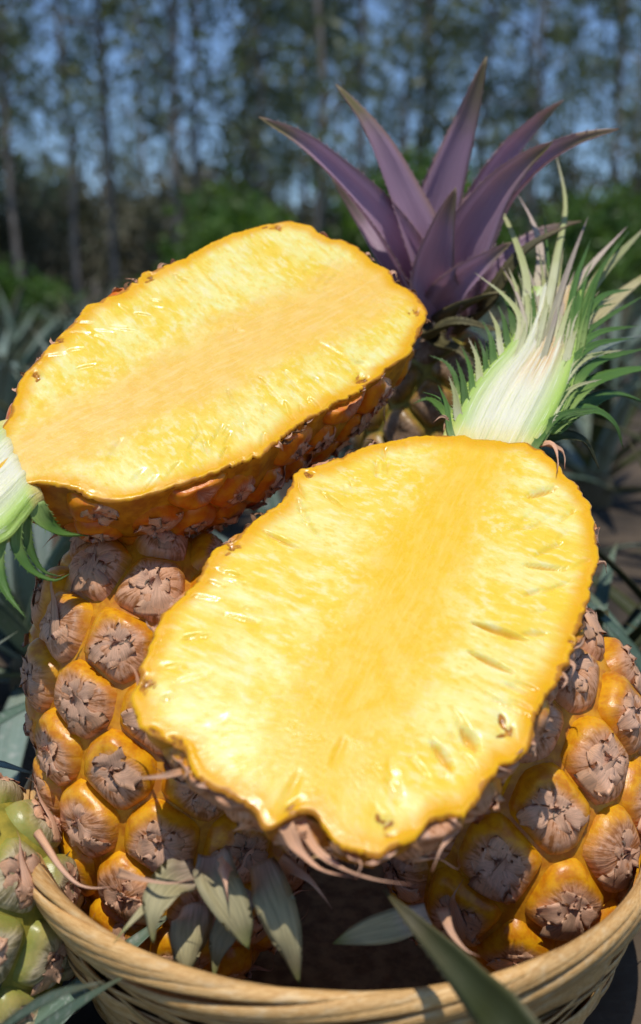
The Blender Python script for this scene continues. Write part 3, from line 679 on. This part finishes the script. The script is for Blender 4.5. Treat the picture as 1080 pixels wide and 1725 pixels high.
    for (x0, y0, rpx) in spots:
        p00 = loc(x0, y0)
        for _ in range(5):
            p0 = p00 + r5.normal(0, .55, 2) * rpx * d / FPX; an = r5.uniform(0, 3.14); Xr = (X - p0) @ np.array([[math.cos(an), -math.sin(an)], [math.sin(an), math.cos(an)]])
            dd = np.hypot(Xr[:, 0], Xr[:, 1] * r5.uniform(1.2, 3.0)); g = np.exp(-(dd / (.75 * rpx * d / FPX)) ** 2); spot = np.maximum(spot, g * r5.uniform(.7, 1)); z -= .0007 * g
    V = np.c_[X, z]; F = [(0, 1 + i, 1 + (i + 1) % NT_) for i in range(NT_)]
    for r in range(NR - 1):
        b0 = 1 + r * NT_; b1 = b0 + NT_
        F += [(b0 + i, b1 + i, b1 + (i + 1) % NT_, b0 + (i + 1) % NT_) for i in range(NT_)]
    obj('flesh', mesh('flesh', V, F, mat, True, {'fib': fib, 'inf': np.c_[edge, core, dist], 'spot': spot, 'cav': cav}), root)
    # rind shell
    z_rim = V[-NT_:, 2]; V2 = []; F2 = []; NP = 22
    def scal(phi): return max(math.cos(phi), 0) ** .5
    for p in range(NP + 1):
        phi = math.pi / 2 * p / NP
        for i in range(0, NT_, 2):
            s = scal(phi) * (1 if p == 0 else .985); V2.append((dirv[i][0] * rim[i] * s, dirv[i][1] * rim[i] * s, z_rim[i] if p == 0 else -.002 - (D - .004) * math.sin(phi)))
    m = NT_ // 2
    for p in range(NP):
        for i in range(m): F2.append((p * m + i, (p + 1) * m + i, (p + 1) * m + (i + 1) % m, p * m + (i + 1) % m))
    obj('rind', mesh('rind', V2, F2, M['rind']), root)
    rs = np.convolve(np.r_[rim[-20:], rim, rim[:20]], np.ones(41) / 41, 'valid')
    def Sf(th, phi): r = rs[int(th / (2 * math.pi) * NT_) % NT_] * scal(phi); return np.array([math.cos(th) * r, math.sin(th) * r, -D * math.sin(phi)])
    ymin, ymax = X[:, 1].min(), X[:, 1].max(); pts = []; nn = []
    for i in range(NF * 2):
        t = (i + .5) / (NF * 2); y = ymin + (ymax - ymin) * t; psi = (i * 2.399963) % (2 * math.pi); prf = math.sqrt(max(0.02, 1 - abs(2 * t - 1) ** 2.4))
        xq = .075 * prf * math.cos(psi); zq = D * prf * math.sin(psi); th = math.atan2(y, xq) % (2 * math.pi); lr = math.hypot(xq, y)
        phi = math.atan2(abs(zq) / D, min(1, lr / rimr(th))); P = Sf(th, phi)
        eps = .04; d1 = Sf(th + eps, phi) - Sf(th - eps, phi); d2 = Sf(th, min(phi + eps, 1.55)) - Sf(th, max(phi - eps, 0)); nrm = unit(np.cross(d1, d2)); 
        if nrm @ P < 0: nrm = -nrm
        if zq > 0: P = P * [1, 1, -1]; nrm = nrm * [1, 1, -1]
        pts.append(P); nn.append(nrm)
    pts = np.array(pts)
    for i in range(len(pts)):
        p = pts[i]; nr = nn[i]
        if p[2] > -.003: continue
        if p[1] > Lh * .93 and abs(p[0]) < .035: continue
        up = np.array([0, 1.0, 0]) - nr * nr[1]
        if np.linalg.norm(up) < .15: up = np.array([1.0, 0, 0]) - nr * nr[0]
        up = unit(up); xx = np.cross(up, nr); p = p - nr * .004; dd = np.linalg.norm(pts - pts[i], axis=1); ne = [pts[q_] for q_ in np.argsort(dd)[1:9] if dd[q_] > .012]
        Mx = np.array([xx, up, nr])
        def dev(b): return np.array([b[0], b[1], -12 * .5 * (b[0] ** 2 + b[1] ** 2)])
        h = .0065 * rg.uniform(.8, 1.2); me, Rm = fruitlet_mesh(p, xx, up, nr, ne, 0, fmat, h, rg, dev=dev)
        co_ = np.empty(len(me.vertices) * 3, np.float32); me.vertices.foreach_get('co', co_); co_ = co_.reshape(-1, 3); G = co_ @ Mx + p
        over = np.maximum(G[:, 2] + .0032, 0); G[:, 2] = np.minimum(G[:, 2], -.0032); G -= nr[None, :] * (over * .35)[:, None] * [1, 1, 0]; co_ = (G - p) @ Mx.T; me.vertices.foreach_set('co', co_.astype(np.float32).ravel()); me.update()
        fo = obj('fruitlet', me, root, frame(p, xx, up, nr))
        if p[2] < -.010: add_eye_bits(fo, Rm, h, rg, .35 if p[1] < -.5 * Lh else .12, .6)
    # dry ragged bits left along the cut edge
    for q in range(30):
        th = rg.uniform(0, 2 * math.pi); r = rimr(th); pc = np.array([math.cos(th) * r, math.sin(th) * r, -.0015])
        if pc[1] > Lh * .8 and abs(pc[0]) < .05: continue
        o_ = np.array([math.cos(th), math.sin(th), 0]); tg = np.array([-o_[1], o_[0], 0]) * rg.choice([-1, 1]); ln = rg.uniform(.003, .008)
        P_ = [pc - o_ * .002 - np.array([0, 0, .002]), pc + o_ * ln * .3 + tg * ln * .3 + np.array([0, 0, rg.uniform(-.001, .0016)]), pc + o_ * ln * rg.uniform(.2, .6) + tg * ln + np.array([0, 0, rg.uniform(-.004, .003)])]
        obj('bract', ribbon('bract', P_, rg.uniform(.0025, .006), (0, 0, 1), M['bract' if q % 3 else 'dried_leaf'], 8, .0004, .5, prof_spike, .4, seed=q, roll=rg.uniform(-2, 2)), root)
    return root, on, ctr, ex, ey, n

z5 = lambda L: [(180 + x * .7963, 700 + y * .796) for x, y in L]
FHO = z5([(722, 38), (690, 38), (650, 42), (600, 52), (560, 60), (515, 75), (470, 95), (425, 105), (400, 118), (385, 150), (375, 180), (340, 200), (300, 230), (265, 265), (235, 272), (205, 310), (195, 345), (165, 380), (135, 405), (105, 440), (92, 480), (75, 515), (60, 548), (72, 562), (62, 575), (45, 580), (60, 640), (100, 680), (150, 690), (165, 720), (190, 770), (225, 790), (270, 810), (310, 835), (335, 880), (345, 890), (380, 850), (400, 835), (430, 835), (450, 855), (470, 890), (500, 915), (540, 930), (580, 940), (610, 925), (625, 900), (680, 870), (700, 850), (740, 855), (780, 840), (790, 800), (830, 750), (880, 720), (900, 700), (905, 650), (915, 620), (950, 570), (975, 530), (985, 480), (1010, 440), (1020, 390), (1030, 340), (1045, 300), (1035, 250), (1025, 190), (1010, 165), (990, 140), (960, 110), (930, 75), (905, 60)])
z3 = lambda L: [(x * .6852, 350 + y * .685) for x, y in L]
BHO = z3([(-30, 640), (-25, 590), (5, 540), (20, 500), (40, 440), (60, 400), (100, 360), (130, 325), (180, 280), (200, 255), (205, 240), (240, 230), (280, 215), (320, 190), (350, 160), (400, 140), (450, 125), (500, 95), (550, 70), (600, 55), (650, 40), (700, 30), (725, 28), (780, 55), (800, 70), (830, 75), (870, 90), (920, 130), (960, 150), (970, 180), (1010, 200), (1040, 230), (1055, 265), (1040, 290), (1020, 330), (1000, 365), (960, 390), (930, 420), (900, 440), (850, 470), (800, 500), (740, 530), (690, 570), (640, 610), (580, 630), (520, 655), (450, 680), (400, 695), (340, 715), (280, 725), (220, 715), (180, 690), (130, 680), (95, 672), (40, 690), (0, 690)])
def segs(fn, L): return [(*fn([(a, b)])[0], *fn([(c, d)])[0], w_, dp * (.55 if fn is z3 else 1)) for a, b, c, d, w_, dp in L]
fslits = segs(z5, [(775, 440, 890, 475, 6, .0035), (765, 500, 860, 545, 5, .003), (888, 172, 950, 155, 7, .003), (880, 315, 975, 325, 4, .0028), (752, 665, 782, 708, 9, .0045), (688, 692, 732, 752, 7, .0035), (330, 245, 405, 280, 4, .0022), (150, 472, 215, 468, 3, .002), (250, 330, 290, 345, 3, .0015), (590, 770, 620, 810, 4, .0015), (640, 720, 680, 770, 4, .0012), (450, 160, 500, 195, 4, .0015), (110, 610, 135, 595, 4, .002), (850, 240, 930, 235, 4, .0014), (820, 600, 890, 640, 4, .0014), (240, 420, 320, 440, 4, .0012)])
fspots = [(*z5([(a, b)])[0], r) for a, b, r in [(88, 566, 15), (846, 664, 17), (425, 122, 12), (262, 280, 13), (590, 872, 14), (105, 672, 12), (150, 690, 12), (720, 858, 12), (400, 845, 14), (990, 480, 8), (1040, 250, 8)]]
FHr, on_f, ctr_f, exf, eyf, nf = half('pineapple_half', FHO, 56, 5, .362, (480, 1400), (822, 728), .060, M['flesh'], M['fruitlet'], fslits, fspots, 31, 62, 'lower cut pineapple half, golden face up, split green crown pointing right', (-.62, .9))
bslits = segs(z3, [(575, 300, 600, 310, 4, .0012), (575, 150, 600, 160, 4, .0012), (430, 165, 442, 190, 7, .002), (500, 575, 520, 615, 5, .0022), (870, 380, 905, 388, 5, .0022), (640, 420, 720, 520, 6, .0014), (560, 450, 610, 560, 6, .0014), (480, 520, 510, 600, 5, .0014), (700, 400, 760, 480, 6, .0012), (210, 310, 280, 330, 4, .0014), (290, 240, 330, 270, 5, .0014), (270, 620, 300, 570, 6, .0014), (90, 410, 110, 420, 5, .0016), (780, 330, 850, 370, 5, .0012)])
bspots = [(*z3([(a, b)])[0], r) for a, b, r in [(668, 45, 12), (365, 172, 10), (1020, 258, 9), (890, 425, 14), (920, 450, 14), (140, 322, 10), (90, 415, 10), (770, 645, 8)]]
BHr, on_b, ctr_b, exb, eyb, nb_ = half('pineapple_half', BHO, 50, 10, .462, (680, 455), (15, 778), .072, M['flesh_back'], M['fruitlet_red'], bslits, bspots, 32, 62, 'upper cut pineapple half with orange rind edge, crown at the left edge', (-.75, .9))
bpy.context.view_layer.update()

def crown_section(root, on, left, right, n_, depth, mat):
    inv = np.array(root.matrix_world.inverted()); tr = lambda p: inv[:3, :3] @ p + inv[:3, 3]
    Lp = catmull([tr(on(*p)) for p in left], 31); Rp = catmull([tr(on(*p)) for p in right], 31); V = []; A = []; U = []; F = []; k = 33; kb = 12
    r2 = np.random.default_rng(3); ph = r2.uniform(0, 6.28, 6)
    for i in range(31):
        t = i / 30
        for j in range(k):
            u = j / (k - 1); p = Lp[i] * (1 - u) + Rp[i] * u; a = u * 2 - 1
            rid = .0009 * (math.sin(a * 17 + ph[0] + t) + .7 * math.sin(a * 31 + ph[1])) * min(1, t * 4) + .0012 * t * math.sin(a * 9 + ph[2])
            V.append(p + np.array([0, 0, -.0022 + .0032 * min(1, t * 9) + rid - .004 * abs(a) ** 6])); A.append(t); U.append(a)
        for j in range(1, kb):
            u = 1 - j / kb; a = u * 2 - 1; p = Lp[i] * (1 - u) + Rp[i] * u
            V.append(p + np.array([0, 0, -depth * math.sqrt(max(0, 1 - a * a)) * (1 - .5 * t) - .001])); A.append(t); U.append(a)
    K = k + kb - 1
    for i in range(30):
        for j in range(K): F.append((i * K + j, i * K + (j + 1) % K, (i + 1) * K + (j + 1) % K, (i + 1) * K + j))
    F.append(tuple(range(K))[::-1]); F.append(tuple(30 * K + j for j in range(K)))
    return obj('crown', mesh('crown', V, F, mat, True, {'t': A, 'u': U}), root)
CFc = crown_section(FHr, on_f, [(738, 752), (768, 672), (800, 625), (845, 580), (872, 530), (890, 480)], [(900, 768), (936, 712), (962, 660), (978, 600), (985, 545), (988, 490)], nf, .026, M['core'])
CBc = crown_section(BHr, on_b, [(10, 690), (-40, 730), (-90, 745), (-150, 755), (-200, 770)], [(72, 826), (40, 868), (5, 905), (-60, 925), (-130, 930)], nb_, .026, M['core'])

def plane_leaf(parent, on, inv, pts, wpx, mat, dm, hint, **kw):       # pts: (x, y, offset along the face normal)
    W = np.array([on(p[0], p[1], p[2]) for p in pts]); Lc = W @ inv[:3, :3].T + inv[:3, 3]
    return obj('leaf', ribbon('leaf', Lc, wpx * dm / FPX, inv[:3, :3] @ np.asarray(hint, float), M[mat], **kw), parent)
invf = np.array(FHr.matrix_world.inverted()); invb = np.array(BHr.matrix_world.inverted())
# the 'off' in on() shifts the plane along its normal: positive = towards the eye side
FL = [
    ([(872, 665, -.007), (884, 540, -.001), (885, 460, .002), (850, 365, .006), (806, 304, .010)], 24, 'leaf_pale', 0.2),
    ([(890, 620, -.006), (903, 520, -.006), (912, 440, -.006), (900, 380, -.003), (873, 328, .0)], 40, 'leaf_pink', 0.1),
    ([(900, 645, -.007), (922, 520, .003), (938, 430, .006), (952, 340, .010), (935, 252, .018)], 27, 'leaf_pale', -.3),
    ([(905, 665, -.007), (930, 540, .003), (962, 440, .004), (991, 364, .006)], 20, 'leaf_pink', .3),
    ([(925, 645, -.007), (950, 520, -.002), (990, 455, -.002), (1056, 382, -.001)], 30, 'leaf_pink', .2),
    ([(930, 620, -.004), (965, 530, -.006), (1015, 460, -.008), (1095, 375, -.008)], 40, 'leaf_pale', .2),
    ([(940, 620, -.012), (985, 550, -.018), (1035, 505, -.022), (1120, 440, -.024)], 58, 'leaf_wilt', .1),
    ([(945, 640, -.002), (970, 580, -.003), (1015, 540, -.003), (1095, 492, -.004)], 17, 'leaf_green', .2),
    ([(950, 680, -.010), (985, 620, -.018), (1030, 580, -.024), (1110, 560, -.03)], 40, 'leaf_silver', .2),
    ([(945, 690, -.003), (970, 645, -.004), (1010, 608, -.006), (1095, 585, -.012)], 26, 'leaf_green', .2),
    ([(938, 710, -.005), (965, 672, -.006), (1010, 640, -.01), (1090, 622, -.018), (1150, 640, -.03)], 40, 'leaf_green', .3),
    ([(925, 728, -.006), (958, 700, -.006), (1000, 692, -.012), (1035, 715, -.022), (1050, 756, -.035)], 36, 'leaf_green', .3),
    ([(930, 728, -.012), (975, 690, -.018), (1040, 665, -.028), (1110, 690, -.045)], 46, 'leaf_green', .3),
    ([(915, 742, -.010), (950, 735, -.014), (985, 745, -.022), (1010, 790, -.04)], 34, 'leaf_dark', .3),
    ([(772, 690, -.004), (770, 645, -.004), (752, 612, -.003), (722, 598, -.002)], 15, 'leaf_green', .2),
    ([(768, 705, -.004), (752, 682, -.004), (735, 668, -.004), (712, 660, -.003)], 12, 'leaf_green', .2),
    ([(762, 715, -.010), (745, 690, -.014), (722, 672, -.018), (695, 680, -.022)], 20, 'leaf_green', .2),
    ([(800, 650, -.004), (806, 615, -.004), (800, 575, -.003)], 13, 'leaf_green', .2), ([(815, 640, -.006), (822, 605, -.006), (818, 570, -.006)], 12, 'leaf_green', .2),
    ([(825, 630, -.003), (836, 600, -.003), (832, 572, -.002)], 11, 'leaf_green', .2),
    ([(850, 610, -.004), (868, 540, -.006), (872, 490, -.008), (845, 455, -.010)], 26, 'leaf_wilt', .2),
    ([(880, 665, -.007), (915, 540, .003), (925, 480, .002), (915, 430, .0)], 16, 'leaf_pale', .2),
    ([(910, 685, -.007), (945, 560, .003), (965, 500, .003), (985, 470, .002)], 16, 'leaf_pale', .2),
    ([(890, 685, -.007), (925, 570, .003), (945, 500, .003), (955, 455, .001)], 14, 'leaf_pink', .2),
    ([(935, 685, -.007), (958, 590, .001), (978, 530, .0), (1010, 490, -.002)], 18, 'leaf_pale', .2),
    ([(850, 685, -.007), (875, 590, .001), (893, 530, .001), (900, 480, -.002)], 16, 'leaf_pale', .2),
]
rfl = np.random.default_rng(8)
for q in range(16):
    a = (q + .5) / 16; x0 = 850 + 110 * a; x1 = 872 + 118 * a; tl = rfl.uniform(60, 190) * (1 - .5 * abs(a - .5)); fx = (a - .42) * 150 + rfl.normal(0, 14); y1 = 545 - rfl.uniform(0, 25)
    FL.append(([(x0, 640, -.006), ((x0 + x1) / 2 + 4, 590, -.001), (x1, y1, .002), (x1 + fx * .35, y1 - tl * .5, rfl.uniform(-.004, .005)), (x1 + fx, y1 - tl, rfl.uniform(-.008, .010))], rfl.uniform(12, 26), ['leaf_pale', 'leaf_pink', 'leaf_pale', 'leaf_green'][q % 4] if a < .8 else 'leaf_green', .3))
for q in range(11):                                    # leaf bases overlapping up both flanks, tips splayed
    a = q / 10; x0 = 748 + 118 * a ** .9; y0 = 715 - 190 * a; sp = rfl.uniform(28, 60) * (1 - .3 * a); up = rfl.uniform(45, 80)
    FL.append(([(x0 + 26 - 6 * a, y0 + 52, -.004), (x0 + 10, y0 + 10, -.001), (x0 + 4, y0 - up * .5, .0), (x0 - sp * .25, y0 - up, rfl.uniform(-.006, .004))], rfl.uniform(13, 20), ['leaf_green', 'leaf_pale', 'leaf_green'][q % 3], .3))
    x1 = 905 + 82 * a ** .8; y1 = 738 - 215 * a; sp = rfl.uniform(50, 110); up = rfl.uniform(25, 70)
    FL.append(([(x1 - 22, y1 + 55, -.004), (x1 + 2, y1 + 5, -.001), (x1 + sp * .4, y1 - up * .7, -.002), (x1 + sp, y1 - up, rfl.uniform(-.016, .002))], rfl.uniform(15, 26), ['leaf_green', 'leaf_green', 'leaf_pale'][q % 3], .3))
for i, (pts, wpx, m, ch) in enumerate(FL):
    plane_leaf(CFc, on_f, invf, pts, wpx, m, .42, nf, nseg=22, chan=ch, thick=.0012, wav=.05, teeth=14 if wpx > 14 else 0, tooth=.0014, seed=i, roll=(0.5 if wpx < 30 else .2) * (-1) ** i)
BL = [
    ([(58, 850, -.004), (75, 880, -.010), (105, 900, -.016), (148, 902, -.02)], 34, 'leaf_green'),
    ([(30, 880, -.004), (28, 920, -.010), (50, 960, -.016), (90, 978, -.020), (118, 966, -.02)], 20, 'leaf_green'),
    ([(45, 870, -.006), (48, 920, -.014), (70, 960, -.020), (105, 972, -.022)], 16, 'leaf_green'),
    ([(5, 900, -.004), (-5, 950, -.010), (10, 1000, -.014), (45, 1042, -.016)], 22, 'leaf_green'),
    ([(-30, 900, -.006), (-50, 980, -.02), (-40, 1060, -.03)], 34, 'leaf_green'), ([(-80, 880, -.0), (-160, 940, -.0), (-240, 980, -.01)], 40, 'leaf_green'),
    ([(-120, 850, .0), (-220, 860, .0), (-330, 830, .0)], 40, 'leaf_pale'), ([(-120, 800, .0), (-220, 760, .005), (-330, 680, .01)], 40, 'leaf_pale')]
for i, (pts, wpx, m) in enumerate(BL):
    plane_leaf(CBc, on_b, invb, pts, wpx, m, .46, nb_, nseg=18, chan=.35, thick=.0012, teeth=10, tooth=.0014, seed=50 + i, roll=.8)
# long dry bract hanging from the lower tip of the lower half
for pts, wpx in (([(505, 1385, -.006), (530, 1430, -.008), (570, 1460, -.006), (625, 1480, -.002), (692, 1490, .002)], 18), ([(752, 728, -.004), (752, 706, .0), (742, 702, .003), (730, 712, .004)], 16), ([(905, 752, -.004), (930, 750, .002), (940, 775, .004), (938, 798, .003)], 22), ([(918, 748, -.006), (948, 762, .0), (952, 790, .0)], 24), ([(480, 1390, -.004), (500, 1430, -.008), (540, 1465, -.01), (600, 1478, -.006)], 26), ([(590, 1440, -.006), (608, 1455, -.002), (600, 1480, .0)], 8),
                 ([(770, 1395, -.01), (745, 1425, -.006), (735, 1450, -.002), (728, 1468, .0)], 12), ([(300, 1270, -.008), (315, 1300, -.001), (305, 1312, .004)], 26), ([(310, 1300, -.006), (270, 1308, -.002), (205, 1312, .0)], 14), ([(890, 1268, -.01), (882, 1262, .0), (868, 1272, .003)], 22)):
    plane_leaf(FHr, on_f, invf, pts, wpx, 'bract', .35, nf, nseg=14, chan=.4, thick=.0008, prof=prof_spike, wav=.3, seed=wpx, roll=1.0)

# ------------------------------------------------------------------ standing pineapple with the purple crown
DP = .64
bc = at(745, 560, DP); Lp = .19
PP = whole_pineapple('standing_pineapple', bc - np.array([0, 0, Lp]), (0.0, 0.0, 1), .2, Lp, .060, 78, M['fruitlet_dark'], M['rind_green'], 9, nb=False)
tag(PP, 'standing pineapple with a purple crown behind the cut halves', 'pineapple')
V = []; F = []; zb = bc[2] - Lp - GZ; tube(V, F, [(0, 0, .012), (0, 0, -zb / 2), (0, 0, -zb - .004)], [.016, .015, .017], 12); obj('stalk', mesh('stalk', V, F, M['leaf_field']), PP)
bpy.context.view_layer.update()
PL = [
    ([(722, 520, DP), (712, 440, DP), (745, 330, DP), (785, 210, DP), (820, 95, DP)], 112, 'leaf_purple', .25),
    ([(725, 520, DP - .02), (705, 430, DP - .03), (665, 320, DP - .03), (620, 220, DP - .03), (566, 142, DP - .02)], 112, 'leaf_purple', .3),
    ([(700, 500, DP - .02), (660, 420, DP - .035), (605, 340, DP - .04), (520, 252, DP - .045), (436, 197, DP - .04)], 86, 'leaf_purple', .5),
    ([(770, 500, DP + .02), (800, 390, DP + .02), (850, 280, DP + .02), (900, 215, DP + .01), (950, 168, DP)], 90, 'leaf_purple', .4),
    ([(780, 510, DP), (840, 370, DP), (900, 290, DP - .02), (965, 245, DP - .03), (1042, 217, DP - .03)], 86, 'leaf_purple', .5),
    ([(760, 520, DP - .02), (785, 430, DP - .035), (830, 340, DP - .04), (880, 280, DP - .045), (932, 238, DP - .05)], 122, 'leaf_purple', .35),
    ([(735, 540, DP - .03), (728, 470, DP - .045), (745, 390, DP - .055), (768, 316, DP - .06)], 108, 'leaf_purple', .3),
    ([(720, 480, DP + .02), (710, 400, DP + .02), (702, 340, DP + .02), (690, 285, DP + .03)], 50, 'leaf_purple', .3),
    ([(745, 540, DP - .03), (775, 490, DP - .05), (815, 450, DP - .06), (862, 408, DP - .065)], 90, 'leaf_purple', .4),
    ([(700, 520, DP - .01), (650, 450, DP - .02), (600, 370, DP), (560, 300, DP)], 70, 'leaf_purple', .4),
    ([(745, 545, DP - .03), (780, 520, DP - .055), (820, 500, DP - .07), (852, 492, DP - .075)], 46, 'leaf_dry', .4),
    ([(740, 560, DP - .03), (720, 570, DP - .055), (770, 545, DP - .075), (850, 560, DP - .07)], 40, 'leaf_dry', .4),
    ([(770, 560, DP - .03), (820, 520, DP - .05), (880, 430, DP - .05), (960, 378, DP - .04)], 44, 'leaf_dry', .4),
    ([(770, 560, DP), (830, 470, DP - .02), (900, 400, DP), (980, 372, DP)], 50, 'leaf_purple', .4),
    ([(700, 560, DP - .03), (680, 545, DP - .055), (655, 560, DP - .07), (640, 600, DP - .075)], 46, 'leaf_dry', .4),
    ([(720, 565, DP - .03), (740, 585, DP - .06), (770, 590, DP - .075), (800, 620, DP - .08)], 40, 'leaf_dry', .4),
]
for i, (pts, wpx, m, ch) in enumerate(PL):
    mid = np.array([at(*p) for p in pts]).mean(0) - bc; hint = np.array([-mid[0], -mid[1] * 0 - .25, .25]) if i < 10 else (0, -.5, .8)
    leaf_px(PP, pts, wpx, m, np.array([-mid[0] * 1.5, -.12, .05]) if i < 10 else (0, -.5, .8), nseg=26, chan=ch * 1.7, thick=.002, teeth=22, tooth=.0024, seed=80 + i, wav=.05, prof=prof_crown, roll=.25 * (-1) ** i)

# ------------------------------------------------------------------ pineapple and leaves beside and in front of the basket
axN = (.05, .12, 1); NLp = whole_pineapple('unripe_pineapple', at(-95, 1500, .455) * np.array([1, 1, 0]) + np.array([0, 0, GZ + .001]), axN, .9, .125, .050, 44, M['fruitlet_green'], M['rind_green'], 17, hb=.006)
tag(NLp, 'greenish tan pineapple standing outside the basket at the left edge', 'pineapple')
plant(-.150, .285, 26, .138, [0, 0, 2], 'small green pineapple plant in the bottom left corner in front of basket', 31, tilt=(12, 78), wscale=1.5)
fp = empty('pineapple_plant', (.115, .205, GZ)); tag(fp, 'single long green leaf rising in front of the basket rim', 'plant'); bpy.context.view_layer.update()
V = []; F = []; tube(V, F, [(0, 0, -.003), (0, 0, .015), (0, 0, .03)], [.014, .016, .008], 10); obj('stem', mesh('stem', V, F, M['leaf_dry']), fp)
def wl(pts, root, w_, m, hint, **kw):
    inv = np.array(root.matrix_world.inverted()); L = np.array(pts) @ inv[:3, :3].T + inv[:3, 3]; return obj('leaf', ribbon('leaf', L, w_, hint, M[m], **kw), root)
wl([(.115, .205, GZ + .005), (.108, .213, .11), at(905, 1800, .315), at(800, 1660, .325), at(715, 1570, .335), at(645, 1498, .345)], fp, .031, 'leaf_dark', (-.35, -.75, .55), nseg=30, chan=.35, thick=.002, teeth=40, tooth=.0012)
wl([(.115, .205, GZ + .005), (.13, .19, .12), (.16, .16, .15), (.19, .12, .15)], fp, .026, 'leaf_dark', (-.3, .3, .9), nseg=16, chan=.35, teeth=14)
wl([(.115, .205, GZ + .005), (.09, .18, .11), (.06, .14, .13), (.03, .10, .12)], fp, .026, 'leaf_dark', (.3, .3, .9), nseg=16, chan=.35, teeth=14)
plant(.185, .285, 12, .085, [0, 2], 'small pineapple plant whose leaf shows at the bottom right corner', 33, tilt=(10, 60), wscale=1.3)
